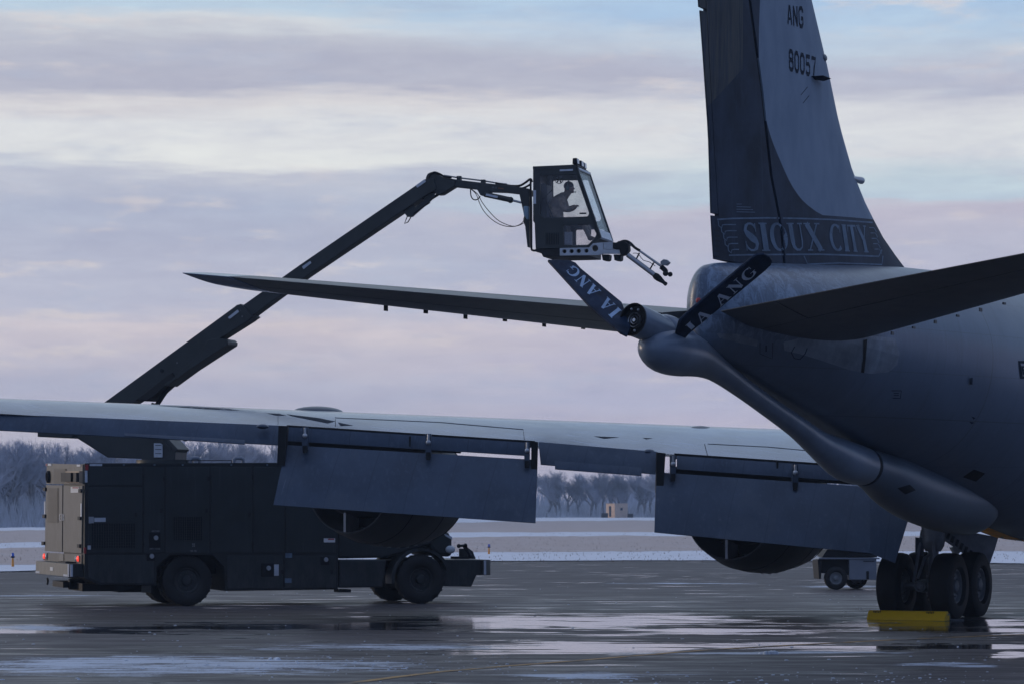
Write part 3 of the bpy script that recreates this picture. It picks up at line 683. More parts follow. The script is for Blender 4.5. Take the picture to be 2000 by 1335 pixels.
def SAN(c):                                    # plain octagonal capitals and figures
    w = 0.2; o = [(.1, .25), (.1, .78), (.3, .93), (.7, .93), (.9, .78), (.9, .25), (.7, .07), (.3, .07)]
    W_ = lambda P: [(x, y, w) for x, y in P]
    D = {'A': [W_([(.08, .0), (.45, 1.0)]), W_([(.92, .0), (.55, 1.0)]), [(.25, .3, .13), (.75, .3, .13)]],
         'N': [W_([(.12, 0), (.12, 1)]), W_([(.12, .95), (.88, .05)]), W_([(.88, 0), (.88, 1)])],
         'G': [W_([(.9, .72), (.9, .78), (.7, .93), (.3, .93), (.1, .78), (.1, .22), (.3, .07), (.7, .07), (.9, .22), (.9, .45), (.55, .45)])],
         '8': [W_([(.3, .52), (.12, .64), (.12, .82), (.3, .93), (.7, .93), (.88, .82), (.88, .64), (.7, .52), (.3, .52)]), W_([(.3, .52), (.1, .40), (.1, .18), (.3, .07), (.7, .07), (.9, .18), (.9, .40), (.7, .52)])],
         '0': [W_([(.1, .5), (.1, .78), (.3, .93), (.7, .93), (.9, .78), (.9, .22), (.7, .07), (.3, .07), (.1, .22), (.1, .5)])],
         '5': [W_([(.88, .93), (.14, .93), (.14, .55), (.66, .58), (.9, .44), (.9, .2), (.7, .07), (.3, .07), (.1, .2)])],
         '7': [W_([(.06, .93), (.92, .93), (.62, .45), (.5, 0)])],
         'E': [W_([(.9, .92), (.15, .92), (.15, .08), (.9, .08)]), W_([(.15, .5), (.75, .5)])],
         'D': [W_([(.12, .08), (.12, .92), (.6, .92), (.88, .7), (.88, .3), (.6, .08), (.12, .08)])],
         'I': [W_([(.5, 0), (.5, 1)])], 'C': [W_([(.9, .75), (.7, .93), (.3, .93), (.1, .78), (.1, .22), (.3, .07), (.7, .07), (.9, .25)])],
         'T': [W_([(.5, 0), (.5, 1)]), W_([(.02, .92), (.98, .92)])], '-': [W_([(.2, .5), (.8, .5)])],
         'P': [W_([(.12, 0), (.12, .92), (.7, .92), (.9, .75), (.7, .5), (.12, .5)])], '1': [W_([(.3, .8), (.55, .95), (.55, 0)])],
         'S': [W_([(.9, .78), (.7, .93), (.3, .93), (.12, .78), (.2, .58), (.8, .44), (.9, .22), (.7, .07), (.3, .07), (.1, .22)])]}
    return D[c]
def words(text, quad, font, adv=None, gap=0.16):
    """letters laid in a quad TL, TR, BR, BL of photograph pixels; returns outlines"""
    ws = []; x = 0
    for ch in text:
        w = {' ': .5, 'I': .5 if font is SER else .5}.get(ch, 1.0) if adv is None else adv.get(ch, 1.0)
        ws.append((ch, x, w)); x += w + gap
    tot = x - gap; TL, TR, BR, BL = quad; out = []
    for ch, x0, w in ws:
        if ch == ' ': continue
        for st in font(ch):
            rp = ribbon([(px_ * w, py_ , pw) for px_, py_, pw in st]); o_ = []
            for a, b in rp:
                s_ = (x0 + a) / tot; t_ = b
                o_.append(((TL[0] * (1 - s_) + TR[0] * s_) * t_ + (BL[0] * (1 - s_) + BR[0] * s_) * (1 - t_),
                           (TL[1] * (1 - s_) + TR[1] * s_) * t_ + (BL[1] * (1 - s_) + BR[1] * s_) * (1 - t_)))
            # split into quads so that curved strokes stay simple
            m_ = len(o_) // 2
            for i in range(m_ - 1):
                q4 = [o_[i], o_[i + 1], o_[2 * m_ - 2 - i], o_[2 * m_ - 1 - i]]
                ar = sum(q4[k][0] * q4[(k + 1) % 4][1] - q4[(k + 1) % 4][0] * q4[k][1] for k in range(4))
                if abs(ar) > 1e-3: out.append(q4)
    return out
def line(pts, w): 
    r_ = ribbon([(x, y, w) for x, y in pts]); m_ = len(r_) // 2
    return [[r_[i], r_[i + 1], r_[2 * m_ - 2 - i], r_[2 * m_ - 1 - i]] for i in range(m_ - 1)]
finset = [fin, rud_lo, rud_hi, tab, tab2]
decal(words('SIOUX', [(1448, 435), (1600, 436), (1609, 490), (1456, 491)], SER, {'I': .62, 'O': 1.05, 'S': .9, 'U': 1.0, 'X': 1.0}, .05), finset, AF, M['text_blue'], 'lettering', AC)
decal(words('CITY', [(1617, 437), (1690, 441), (1702, 494), (1622, 490)], SER, {'I': .5, 'C': 1.1, 'T': .8, 'Y': .9}, .03), finset, AF, M['text_blue'], 'lettering', AC)
decal(words('ANG', [(1537, 10), (1568, 14), (1569, 56), (1538, 47)], SAN, None, .22), finset, AF, M['text_dark'], 'lettering', AC)
decal(words('80057', [(1540, 96), (1593, 113), (1593, 152), (1541, 138)], SAN, None, .25), finset, AF, M['text_dark'], 'lettering', AC)
em = line([(1400, 429), (1430, 427), (1500, 426), (1560, 427), (1620, 429), (1704, 435)], 3) + line([(1423, 499), (1460, 498), (1520, 497.5), (1600, 497), (1660, 499), (1716, 501), (1722, 488)], 3)
em += line([(1570, 500), (1577, 516), (1640, 514), (1722, 517), (1724, 500)], 2.4)
for i, (x0, y0, x1) in enumerate([(1403, 439, 1437), (1409, 451, 1438), (1413, 463.5, 1440), (1416, 476, 1441), (1422, 487.5, 1443)]):
    em += line([(x0 - 1, y0 - 8), (x0, y0 + 2), (x0 + 6, y0 + 7), (x0 + 7, y0 + 1), (x0 + 12, y0), (x1, y0)], 2.0)
for i in range(5):
    x0, y0 = 1697 + i * 2.6, 445 + i * 10.5; em += line([(x0, y0), (x0 + 9, y0), (x0 + 12, y0 + 4), (x0 + 14, y0 + 9)], 1.8)
decal(em, finset, AF, M['text_blue'], 'emblem_border', AC, off=.005)
decal(line([(1438, 404), (1466, 405)], 1.4) + line([(1438, 409), (1470, 410)], 1.4) + line([(1438, 414), (1474, 415)], 1.4) + line([(1438, 399), (1448, 399)], 1.2), finset, AF, M['text_blue'], 'stencil_lines', AC)
for i in range(6):
    decal([[(1395 + i * .2, 449 + i * 10), (1405, 450 + i * 10), (1405, 453 + i * 10), (1395, 451.5 + i * 10)]], finset, AF, M['black'], 'vent_slot', AC)
for l_ in (line([(1564, 186), (1577, 170)], 1.2), line([(1568, 202), (1580, 187)], 1.2)): decal(l_, finset, AF, M['text_dark'], 'panel_line', AC, off=.004)

# --- horizontal stabilisers -----------------------------------------------------
def stab(sgn):
    def build(name, ca, cb, t0, t1, mat, ref=None, dzz=0.0):
        """ca, cb: chord fractions from the trailing edge; span parameters t"""
        mb = MB(); N = 9; nt_ = 12; vs = []
        for j in range(nt_ + 1):
            t = t0 + (t1 - t0) * j / nt_; l_ = 0.5 + t; ste = -.73 - .382 * t; ch = 4.55 - .475 * t; zte = 4.475 + .096 * t + dzz
            if t > 5.35: ch2 = ch * (1 - ((t - 5.35) / .62) ** 2 * .75); ste += 0; ch = max(ch2, .02)
            th = .092 * ch
            for sd_ in (1, -1):
                for i in range(N):
                    f = ca + (cb - ca) * i / (N - 1)
                    h = th * (1.9 * f * (1 - f) * (0.55 + .5 * f) + .22 * math.sqrt(max(0, 1 - f)) * f * 1.2) + .004
                    vs.append((ste + ch * f, sgn * l_, zte - math.tan(R(1.6)) * ch * f + sd_ * h))
        W2 = 2 * N; fs = []
        for j in range(nt_):
            for i in range(N - 1):
                o = j * W2 + i; fs.append((o, o + 1, o + 1 + W2, o + W2)); o += N; fs.append((o, o + W2, o + 1 + W2, o + 1))
            for e in (0, N - 1): o = j * W2 + e; fs.append((o, o + N, o + N + W2, o + W2))
        for j in (0, nt_):
            for i in range(N - 1): o = j * W2 + i; fs.append((o, o + 1, o + 1 + N, o + N))
        mb.add(vs, fs); return mb.build(name, mat, AC, smooth=True)
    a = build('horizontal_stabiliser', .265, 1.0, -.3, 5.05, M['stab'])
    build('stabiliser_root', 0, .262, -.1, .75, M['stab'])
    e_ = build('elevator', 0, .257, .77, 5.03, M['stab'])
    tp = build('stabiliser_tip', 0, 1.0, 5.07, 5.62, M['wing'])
    # vortex generators below the leading edge
    for i in range(9):
        t = .9 + i * .42; l_ = .5 + t; ch = 4.55 - .475 * t; s_ = -.73 - .382 * t + ch * .93; z = 4.475 + .096 * t - math.tan(R(1.6)) * ch * .93 - .115
        mb = MB(); mb.box((s_, sgn * l_, z), (.10, .018 if i % 2 else .012, (.10 if i % 2 == 0 else .06) * (1 if sgn > 0 else .45))); mb.build('vortex_generator', M['black'] if sgn > 0 else M['under'], AC)
    return a, e_
stL = stab(1); stR = stab(-1)
# frost along the upper trailing edge is in the wing paint; bare metal skin and trim slot on the fuselage side
FS = [fus]
decal([[(1530, 668), (1560, 660), (1620, 664), (1690, 655), (1748, 660), (1757, 690), (1752, 712), (1735, 726), (1700, 729), (1660, 722), (1600, 702), (1560, 690), (1532, 684)]], FS, AF, M['metalbare'], 'bare_metal_panel', AC, off=.004)
decal([[(1686, 664), (1693, 662), (1690, 700), (1687, 727), (1681, 726), (1685, 700)]], FS, AF, M['black'], 'trim_slot', AC, off=.012)
decal([[(1400, 651), (1440, 652), (1480, 664), (1478, 676), (1440, 668), (1405, 660)]], FS, AF, M['metalbare'], 'bare_metal_strip', AC, off=.004)
for l_ in (line([(1484, 668), (1484, 690), (1508, 700), (1509, 668)], 1.0), line([(1496, 674), (1496, 686)], 2.2), line([(1552, 676), (1545, 688), (1551, 699), (1562, 701), (1572, 690), (1576, 679)], 1.5)): decal(l_, FS, AF, M['text_dark'], 'access_panel_outline', AC)
decal(line([(1741, 762), (1760, 762), (1758, 777), (1743, 776)], 1.4) + line([(1745, 767), (1755, 767)], 1.2) + line([(1745, 771), (1755, 771)], 1.2), FS, AF, M['text_dark'], 'stencil_marking', AC)
decal([[(1880, 930), (1902, 915), (1924, 923), (1906, 939)]], FS, AF, M['black'], 'skin_vent', AC, off=.01)
decal([[(1988, 704), (2012, 704), (2012, 709), (1993, 709)], [(1988, 704), (1993, 709), (1997, 734), (1992, 739)], [(1992, 739), (1997, 734), (2016, 734), (2016, 739)],
       [(1994, 714), (2008, 714), (2008, 717), (1997, 717)], [(1994, 714), (1997, 714), (2000, 728), (1997, 728)], [(1998, 720), (2008, 720), (2008, 723), (1999, 723)], [(1997, 728), (2010, 728), (2010, 731), (1998, 731)]], FS, AF, M['text_dark'], 'stencil_marking', AC)
mb = MB(); p = AF.at(1896, 743, 43.2)
decal([[(1893, 736), (1898, 736), (1897, 750), (1892, 749)]], FS, AF, M['text_dark'], 'drain_mast', AC, off=.03)
decal([[(1888, 1018), (1908, 1020), (1940, 1032), (1975, 1046), (2010, 1056), (2010, 1064), (1975, 1057), (1940, 1046), (1905, 1031)]], FS, AF, M['orange'], 'orange_belly_stripe', AC, off=.01)
decal([[(1897, 812), (1905, 815), (1901, 818)], [(1893, 822), (1903, 824), (1897, 827)]], FS, AF, M['text_dark'], 'stencil_marking', AC)
for z_, m_ in ((AF.py(1351, 585, 0).z, M['red']), (AF.py(1351, 594, 0).z, M['lens'])):
    mb = MB(); mb.ball((-.47, 0.0, z_), .036, 6); mb.build('tail_lamp', m_, AC, True)

# --- wing (port) -----------------------------------------------------------------
def te_s(l_): return 16.3 - .53 * (l_ - 1.8)
def te_z(l_): return 2.60 + .0695 * (l_ - 1.8) + (0 if l_ < 6 else 0)
def chord(l_): return 8.9 - (l_ - 1.8) * .335
UP = [(0, .004), (.04, .012), (.15, .030), (.3, .054), (.45, .071), (.6, .080), (.75, .078), (.88, .064), (.96, .044), (1, .02)]
LO = [(.97, .004), (.88, -.003), (.7, -.005), (.45, -.005), (.25, -.005), (.1, -.005), (0, -.004)]
def wing_pt(l_, f, h): c_ = chord(l_); return (te_s(l_) + c_ * f, l_, te_z(l_) + c_ * h)
def wing_seg(name, l0, l1, mat, cut=0.0, step=1.0):
    mb = MB(); nl = max(1, int(round((l1 - l0) / step))); prof = [p_ for p_ in UP if p_[0] >= cut]
    lo = [p_ for p_ in LO if p_[0] >= cut + .12] if cut or True else LO
    if cut: prof = [(cut, .004 + (.030 - .004) * min(cut / .15, 1))] + prof
    prof = prof + lo; N = len(prof); vs = []
    for j in range(nl + 1):
        l_ = l0 + (l1 - l0) * j / nl; vs += [wing_pt(l_, f, h) for f, h in prof]
    fs = [(j * N + i, j * N + (i + 1) % N, (j + 1) * N + (i + 1) % N, (j + 1) * N + i) for j in range(nl) for i in range(N)]
    fs += [tuple(range(N)), tuple(range(nl * N, (nl + 1) * N))]
    mb.add(vs, fs); return mb.build(name, mat, AC, smooth=True)
wing = wing_seg('wing', 1.2, 19.6, M['wing'])
WS = [wing]
for l_ in (line([(655, 814), (655, 832)], 1.2), line([(655, 815), (860, 824), (1022, 838), (1024, 858)], 1.2)): decal(l_, WS, AF, M['text_dark'], 'panel_line', AC, off=.004)
for l_ in (line([(1376, 866), (1382, 889)], 1.2), line([(1382, 866), (1500, 872), (1620, 883)], 1.2), line([(543, 806), (543, 829)], .8)): decal(l_, WS, AF, M['text_dark'], 'panel_line', AC, off=.004)
# thawed dark patches on the frosty top skin
tp_ = [[(520, 806), (545, 807), (560, 811), (540, 811)], [(560, 808), (620, 815), (655, 822), (640, 826), (600, 818), (570, 812)], [(660, 824), (690, 830), (665, 831)], [(300, 791), (440, 797), (470, 801), (400, 798)],
       [(1160, 851), (1210, 853), (1180, 856)], [(1255, 854), (1275, 855), (1262, 857)]]
for t_ in tp_: decal([t_], WS, AF, M['text_dark'], 'thawed_patch', AC, off=.003)

def slab(name, quad, Ys, th, mat, parent=AC, fr=AF, bev=.012, n=6, bulge=.5):
    """quad of photograph corners TL TR BR BL at distances Ys: a panel with an airfoil-like thickness behind it"""
    c_ = [fr.at(u, v, Y) for (u, v), Y in zip(quad, Ys)]
    mb = MB(); vs = []; nrm = (c_[1] - c_[0]).cross(c_[3] - c_[0]).normalized()
    if fr.W(c_[0] + nrm).y < fr.W(c_[0]).y: nrm = -nrm
    for sd_ in (0, 1):
        for j in range(n + 1):
            t = j / n
            for i in (0, 1):
                a = c_[0] if i == 0 else c_[1]; b = c_[3] if i == 0 else c_[2]; p_ = a.lerp(b, t)
                w = th * (1 - t) ** .8 * (1 if t > 0 else .55) + .015
                vs.append(p_ + nrm * (w if sd_ else -(bulge * th * .3 * math.sin(PI * t))))
    N = 2 * (n + 1); fs = []
    for j in range(n):
        o = j * 2; fs += [(o, o + 1, o + 3, o + 2), (N + o, N + o + 2, N + o + 3, N + o + 1), (o, o + 2, N + o + 2, N + o), (o + 1, N + o + 1, N + o + 3, o + 3)]
    fs += [(0, N, N + 1, 1), (2 * n, 2 * n + 1, N + 2 * n + 1, N + 2 * n)]
    mb.add(vs, fs); return mb.build(name, mat, parent, smooth=True)
# outboard aileron, inboard aileron and its tab, flaps and their vanes
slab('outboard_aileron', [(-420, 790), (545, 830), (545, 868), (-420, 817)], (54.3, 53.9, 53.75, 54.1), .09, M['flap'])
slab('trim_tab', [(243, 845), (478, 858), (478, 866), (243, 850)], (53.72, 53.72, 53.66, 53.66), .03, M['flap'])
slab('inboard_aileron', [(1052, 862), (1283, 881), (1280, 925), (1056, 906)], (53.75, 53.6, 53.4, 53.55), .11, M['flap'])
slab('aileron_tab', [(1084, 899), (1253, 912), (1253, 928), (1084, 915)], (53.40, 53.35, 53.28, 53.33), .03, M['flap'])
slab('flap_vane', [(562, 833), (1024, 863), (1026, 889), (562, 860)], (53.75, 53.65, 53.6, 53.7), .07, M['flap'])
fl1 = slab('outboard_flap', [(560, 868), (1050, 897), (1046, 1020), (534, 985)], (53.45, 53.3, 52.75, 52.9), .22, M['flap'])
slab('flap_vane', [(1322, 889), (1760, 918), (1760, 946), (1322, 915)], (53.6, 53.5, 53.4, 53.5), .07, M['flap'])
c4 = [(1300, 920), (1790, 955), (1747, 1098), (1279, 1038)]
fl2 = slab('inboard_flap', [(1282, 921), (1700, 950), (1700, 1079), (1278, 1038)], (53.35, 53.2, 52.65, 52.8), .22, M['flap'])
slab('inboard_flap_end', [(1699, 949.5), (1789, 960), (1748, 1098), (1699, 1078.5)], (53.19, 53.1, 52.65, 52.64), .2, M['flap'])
# black boxes painted in as the shade inside the flap coves; then hinge fittings
def bx(name, u0, v0, u1, v1, Y, d, mat, parent=AC, fr=AF):
    a = fr.at(u0, v0, Y); b = fr.at(u1, v0, Y); c_ = fr.at(u1, v1, Y); e_ = fr.at(u0, v1, Y)
    dv = fr.L(Vector((0, d, 0)) + Vector(fr.o)); dv = Vector((dv.x, dv.y, 0))
    mb = MB(); mb.prism([a, b, c_, e_], [p_ + dv for p_ in (a, b, c_, e_)]); return mb.build(name, mat, parent)
def qx(name, pts, Y, d, mat, parent=AC, fr=AF, bevel=0, Ys=None):
    A = [fr.at(u, v, Y if Ys is None else Ys[i]) for i, (u, v) in enumerate(pts)]; dv = fr.L(Vector((0, d, 0)) + Vector(fr.o)); dv = Vector((dv.x, dv.y, 0))
    mb = MB(); mb.prism(A, [p_ + dv for p_ in A]); return mb.build(name, mat, parent, bevel=bevel)
qx('flap_cove_shade', [(560, 829), (1045, 860), (1045, 872), (560, 841)], 54.0, .25, M['black'])
qx('flap_cove_shade', [(1318, 884), (1760, 914), (1760, 926), (1318, 895)], 53.9, .25, M['black'])
qx('flap_cove_shade', [(560, 856), (900, 876), (900, 884), (560, 872)], 53.95, .2, M['black'])
qx('flap_cove_shade', [(1320, 910), (1760, 938), (1760, 950), (1320, 926)], 53.85, .2, M['black'])
for pts in ([(544, 830), (562, 831), (556, 908), (541, 908)], [(1038, 861), (1051, 862), (1049, 941), (1037, 940)], [(1283, 882), (1300, 884), (1295, 962), (1281, 962)]):
    qx('flap_track_fairing', pts, 53.2, .30, M['black'])
for u, v in ((596, 833), (837, 846), (1030, 862), (1315, 888), (1554, 905)):
    o = qx('flap_hinge', [(u - 6, v), (u + 5, v), (u + 5, v + 44), (u - 6, v + 44)], 53.2, .22, M['flap'])
    qx('hinge_slot', [(u - 5, v + 36), (u + 4, v + 36), (u + 3.5, v + 51), (u - 4.5, v + 51)], 53.12, .07, M['black'], parent=o)
    mb = MB(); p_ = AF.at(u - .5, v + 17, 53.15); mb.ball(p_, .045, 5); mb.tube([p_, p_ + Vector((0, 0, .14))], .022, 6); mb.build('hinge_bolt', M['alu'], o, True)
for u, v in ((800, 851), (1518, 899), (1440, 0)):
    if v: qx('vane_rib', [(u - 1.5, v), (u + 2.5, v), (u + 2, v + 20), (u - 1, v + 20)], 53.5, .05, M['black'])
for u, v in ((362, 857), (442, 861)):
    mb = MB(); mb.ball(AF.at(u, v, 54.0), (.08, .05, .035), 6); mb.build('hinge_bump', M['black'], AC, True)
for u, v in ((513, 832), (1268, 881)):
    mb = MB(); p_ = AF.at(u, v, 53.7); mb.ball(p_, (.14, .09, .045), 8); mb.build('actuator_fairing', M['flap'], AC, True)
for u, v, w in ((622, 801, .42), (1368, 839, .26)):
    mb = MB(); p_ = AF.at(u, v + 3, 57.6); mb.ball(p_, (w * 1.6, w * .9, .11), 10); mb.build('pylon_top_fairing', M['plane'], AC, True)
# wing root fairing hidden behind the fuselage is simply the wing passing into it

# --- engines -----------------------------------------------------------------------
def engine(u, v, Y):
    e = AF.at(u, v, Y)
    mb = MB()
    mb.lathe([(-.0, .84), (.0, .865), (.35, .965), (.8, 1.07), (1.3, 1.13), (1.9, 1.15), (2.5, 1.10), (2.85, 1.02), (2.98, .93), (2.92, .86), (2.4, .80), (2.0, .80), (1.0, .80), (.3, .80), (0, .84)], e, (1, 0, 0), 56)
    nac = mb.build('engine_nacelle', M['under'], AC, smooth=True)
    mb = MB(); mb.lathe([(.9, .02), (.9, .78)], e, (1, 0, 0), 40); mb.build('fan_duct', M['black'], nac)
    mb = MB(); mb.lathe([(1.2, .60), (.3, .58), (-.35, .43), (-.55, .36), (-.55, .33), (-.2, .34)], e, (1, 0, 0), 36); mb.build('core_nozzle', M['under'], nac, True)
    mb = MB(); mb.lathe([(.2, .25), (-.4, .20), (-.9, .02)], e, (1, 0, 0), 24); mb.build('exhaust_cone', M['black'], nac, True)
    for a in (-90,):
        mb = MB(); c_, s_ = math.cos(R(a)), math.sin(R(a)); mb.box((e.x + .12, e.y, e.z - .66), (.5, .05, .36)); mb.build('duct_strut', M['alu'], nac)
    mb = MB(); mb.lathe([(2.7, .0), (2.7, .82)], e, (1, 0, 0), 36); mb.build('fan_face', M['black'], nac)
    for h0, r0_ in ((.8, 1.072), (1.9, 1.152), (2.72, 1.065)):
        mb = MB(); mb.lathe([(h0 - .008, r0_ - .01), (h0 - .006, r0_ + .003), (h0 + .006, r0_ + .003), (h0 + .008, r0_ - .01)], e, (1, 0, 0), 56); mb.build('cowl_seam', M['black'], nac, True)
    mb = MB(); mb.lathe([(-.012, .845), (-.014, .868), (.03, .876), (.06, .872)], e, (1, 0, 0), 56); mb.build('nozzle_lip', M['under'], nac, True)
    for k in range(5):
        mb = MB(); mb.box((e.x + 1.0 + k * .35, e.y - .12, e.z - (1.09, 1.135, 1.15, 1.14, 1.11)[k] - .003), (.10, .03, .015)); mb.build('cowl_latch', M['hubgrey'], nac)
    # pylon
    mb = MB(); y = e.y; A = [(e.x - 1.2, y - .16, e.z + .95), (e.x + 2.6, y - .16, e.z + .8), (e.x + 2.2, y - .16, e.z + 1.25), (e.x + .2, y - .16, e.z + 1.35)]
    mb.prism(A, [(a, b + .32, c_) for a, b, c_ in A]); mb.build('engine_pylon', M['under'], AC, bevel=.04)
    return nac
engine(680, 950, 57.4)
engine(1424, 1002, 57.4)

# --- refuelling boom -----------------------------------------------------------------
def boomtube(name, pts, mat, n=28, parent=AC, flat=1.0, cap=True):
    P = []; Rr = []
    raw = [(AF.py(u, v, l_), r_) for u, v, l_, r_ in pts]
    # Catmull-Rom through the points
    for i in range(len(raw) - 1):
        p0, p1, p2, p3 = raw[max(i - 1, 0)], raw[i], raw[i + 1], raw[min(i + 2, len(raw) - 1)]
        for k in range(5):
            t = k / 5; t2, t3 = t * t, t * t * t
            f = lambda a, b, c_, d: .5 * ((2 * b) + (-a + c_) * t + (2 * a - 5 * b + 4 * c_ - d) * t2 + (-a + 3 * b - 3 * c_ + d) * t3)
            P.append(Vector((f(p0[0].x, p1[0].x, p2[0].x, p3[0].x), f(p0[0].y, p1[0].y, p2[0].y, p3[0].y), f(p0[0].z, p1[0].z, p2[0].z, p3[0].z))))
            Rr.append(max(.003, f(p0[1], p1[1], p2[1], p3[1])))
    P.append(raw[-1][0]); Rr.append(raw[-1][1])
    mb = MB(); mb.tube(P, Rr, n, cap, flat); return mb.build(name, mat, parent, smooth=True)
M['boomp'] = pmat('boom_grey_paint', (0.135, 0.170, 0.220), 0.30, var=0.12, vs=2.2, streak=0.12, sv=(2, 2, 1), bump=.03, bs=8, spec=.45)
rb = boomtube('refuelling_boom', [(1265, 672, 0, .04), (1268, 674, 0, .13), (1276, 677, 0, .21), (1294, 682, 0, .28), (1320, 687, 0, .295), (1350, 694, 0, .26), (1378, 707, 0, .20), (1405, 724, 0, .16), (1450, 757, 0, .138), (1500, 793, 0, .138),
                               (1555, 832, 0, .155), (1592, 862, 0, .185), (1620, 881, 0, .235), (1652, 899, 0, .285), (1684, 909, 0, .275)], M['boomp'])
noz = boomtube('boom_nozzle_tube', [(1236, 624, .13, .20), (1250, 629, .10, .20), (1280, 643, .05, .195), (1320, 664, 0, .19), (1350, 684, 0, .14)], M['boomp'], cap=False)
boomtube('nozzle_throat', [(1243, 627, .115, .18), (1262, 634, .08, .17)], M['black'])
a_ = AF.py(1236, 624, .13); b_ = AF.py(1250, 629, .10); ax = (b_ - a_).normalized()
mb = MB(); mb.lathe([(0, .205), (0, .192), (.12, .188), (.12, .0)], a_, ax, 32); mb.build('nozzle_mouth', M['black'], noz, True)
mb = MB(); mb.lathe([(.02, .0), (.02, .022)], a_, ax, 14); mb.build('nozzle_valve', M['white'], noz)
for r0_ in (.05, .088):
    mb = MB(); mb.lathe([(.025, r0_ - .006), (.02, r0_), (.03, r0_ + .004), (.06, r0_)], a_, ax, 24); mb.build('nozzle_ring', M['steel'], noz, True)
for dz_, dy_, m_, r_ in ((.13, .04, M['alu'], .016), (.12, -.05, M['alu'], .016), (-.13, 0, M['white'], .018)):
    mb = MB(); mb.ball(a_ + Vector((.05, dy_, dz_)), r_, 5); mb.build('nozzle_lamp', m_, noz, True)
boomtube('boom_hump', [(1272, 630, .10, .05), (1284, 640, .08, .18), (1304, 652, .02, .225), (1332, 670, 0, .21), (1360, 690, 0, .12)], M['boomp'])
col_ = boomtube('boom_pivot_collar', [(1684.5, 909, 0, .262), (1693, 913, 0, .265)], M['black'])
fair = boomtube('boom_fairing', [(1690, 911, 0, .275), (1712, 921, 0, .32), (1735, 933, 0, .39), (1765, 949, 0, .44), (1795, 960, 0, .475), (1830, 970, 0, .50), (1862, 976, 0, .515), (1886, 981, 0, .50), (1902, 985, 0, .43), (1912, 987, 0, .31), (1918, 989, 0, .12), (1918.5, 989, 0, .02)], M['plane'])
decal([[(1752, 952), (1776, 945), (1788, 956), (1768, 964)]], [fair], AF, M['black'], 'fairing_vent', AC, off=.01)
# ruddevators
def rudv(pts_tip, pts_root, lt, lr_, name, label=None):
    tip = [AF.py(u, v, lt) for u, v in pts_tip]; rt = [AF.py(u, v, lr_) for u, v in pts_root]
    mb = MB(); n = len(tip); 
    outline = rt + tip; c_ = sum(outline, Vector()) / len(outline)
    nr = (outline[1] - outline[0]).cross(outline[-1] - outline[0]).normalized()
    A = [p_ + nr * .022 for p_ in outline]; B = [p_ - nr * .022 for p_ in outline]
    # thicker core
    mb.prism(A, B); o = mb.build(name, M['ruddev'], AC, bevel=.02); 
    return o
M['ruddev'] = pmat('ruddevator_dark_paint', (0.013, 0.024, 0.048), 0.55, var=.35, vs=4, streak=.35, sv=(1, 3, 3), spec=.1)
rs = rudv([(1345, 651), (1494, 527), (1505, 517), (1508, 508), (1502, 500), (1490, 496.5), (1477, 497), (1470, 500)], [(1326, 624), (1320, 655), (1330, 668)], -1.25, -.25, 'ruddevator') if False else None
def rudv2(outl, l_root, l_tip, axis0, axis1, name):
    """outline pixels; each point's lateral offset follows how far along the span it lies"""
    a0, a1 = Vector(axis0), Vector(axis1); d = a1 - a0; L2 = d.dot(d); pts = []
    for u, v in outl:
        t = (Vector((u, v)) - a0).dot(d) / L2; pts.append(AF.py(u, v, l_root + (l_tip - l_root) * t))
    nr = Vector((0, 0, 0))
    for i in range(len(pts)): nr += pts[i].cross(pts[(i + 1) % len(pts)])
    nr.normalize(); c_ = sum(pts, Vector()) / len(pts)
    mb = MB(); mb.prism([p_ + nr * .020 for p_ in pts], [p_ - nr * .020 for p_ in pts]); return mb.build(name, M['ruddev'], AC, bevel=.014)
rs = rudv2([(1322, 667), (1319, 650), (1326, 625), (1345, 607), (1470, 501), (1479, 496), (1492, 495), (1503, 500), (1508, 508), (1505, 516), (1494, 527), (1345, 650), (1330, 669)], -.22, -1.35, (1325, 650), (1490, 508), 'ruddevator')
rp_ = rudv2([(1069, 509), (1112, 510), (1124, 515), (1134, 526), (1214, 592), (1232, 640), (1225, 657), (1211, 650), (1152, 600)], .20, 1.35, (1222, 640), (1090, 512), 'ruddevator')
decal(words('IA ANG', [(1337, 637), (1465, 518), (1480, 532), (1351, 650)], SER, {'I': .6, ' ': .35}, .22), [rs], AF, M['text_white'], 'lettering', rs, off=.004)
decal(words('IA ANG', [(1196, 623), (1103, 528), (1120, 517), (1215, 608)], SER, {'I': .6, ' ': .35}, .2), [rp_], AF, pmat('lettering_pale_blue', (0.30, 0.40, 0.54), 0.7, spec=.1), 'lettering', rp_, off=.004)

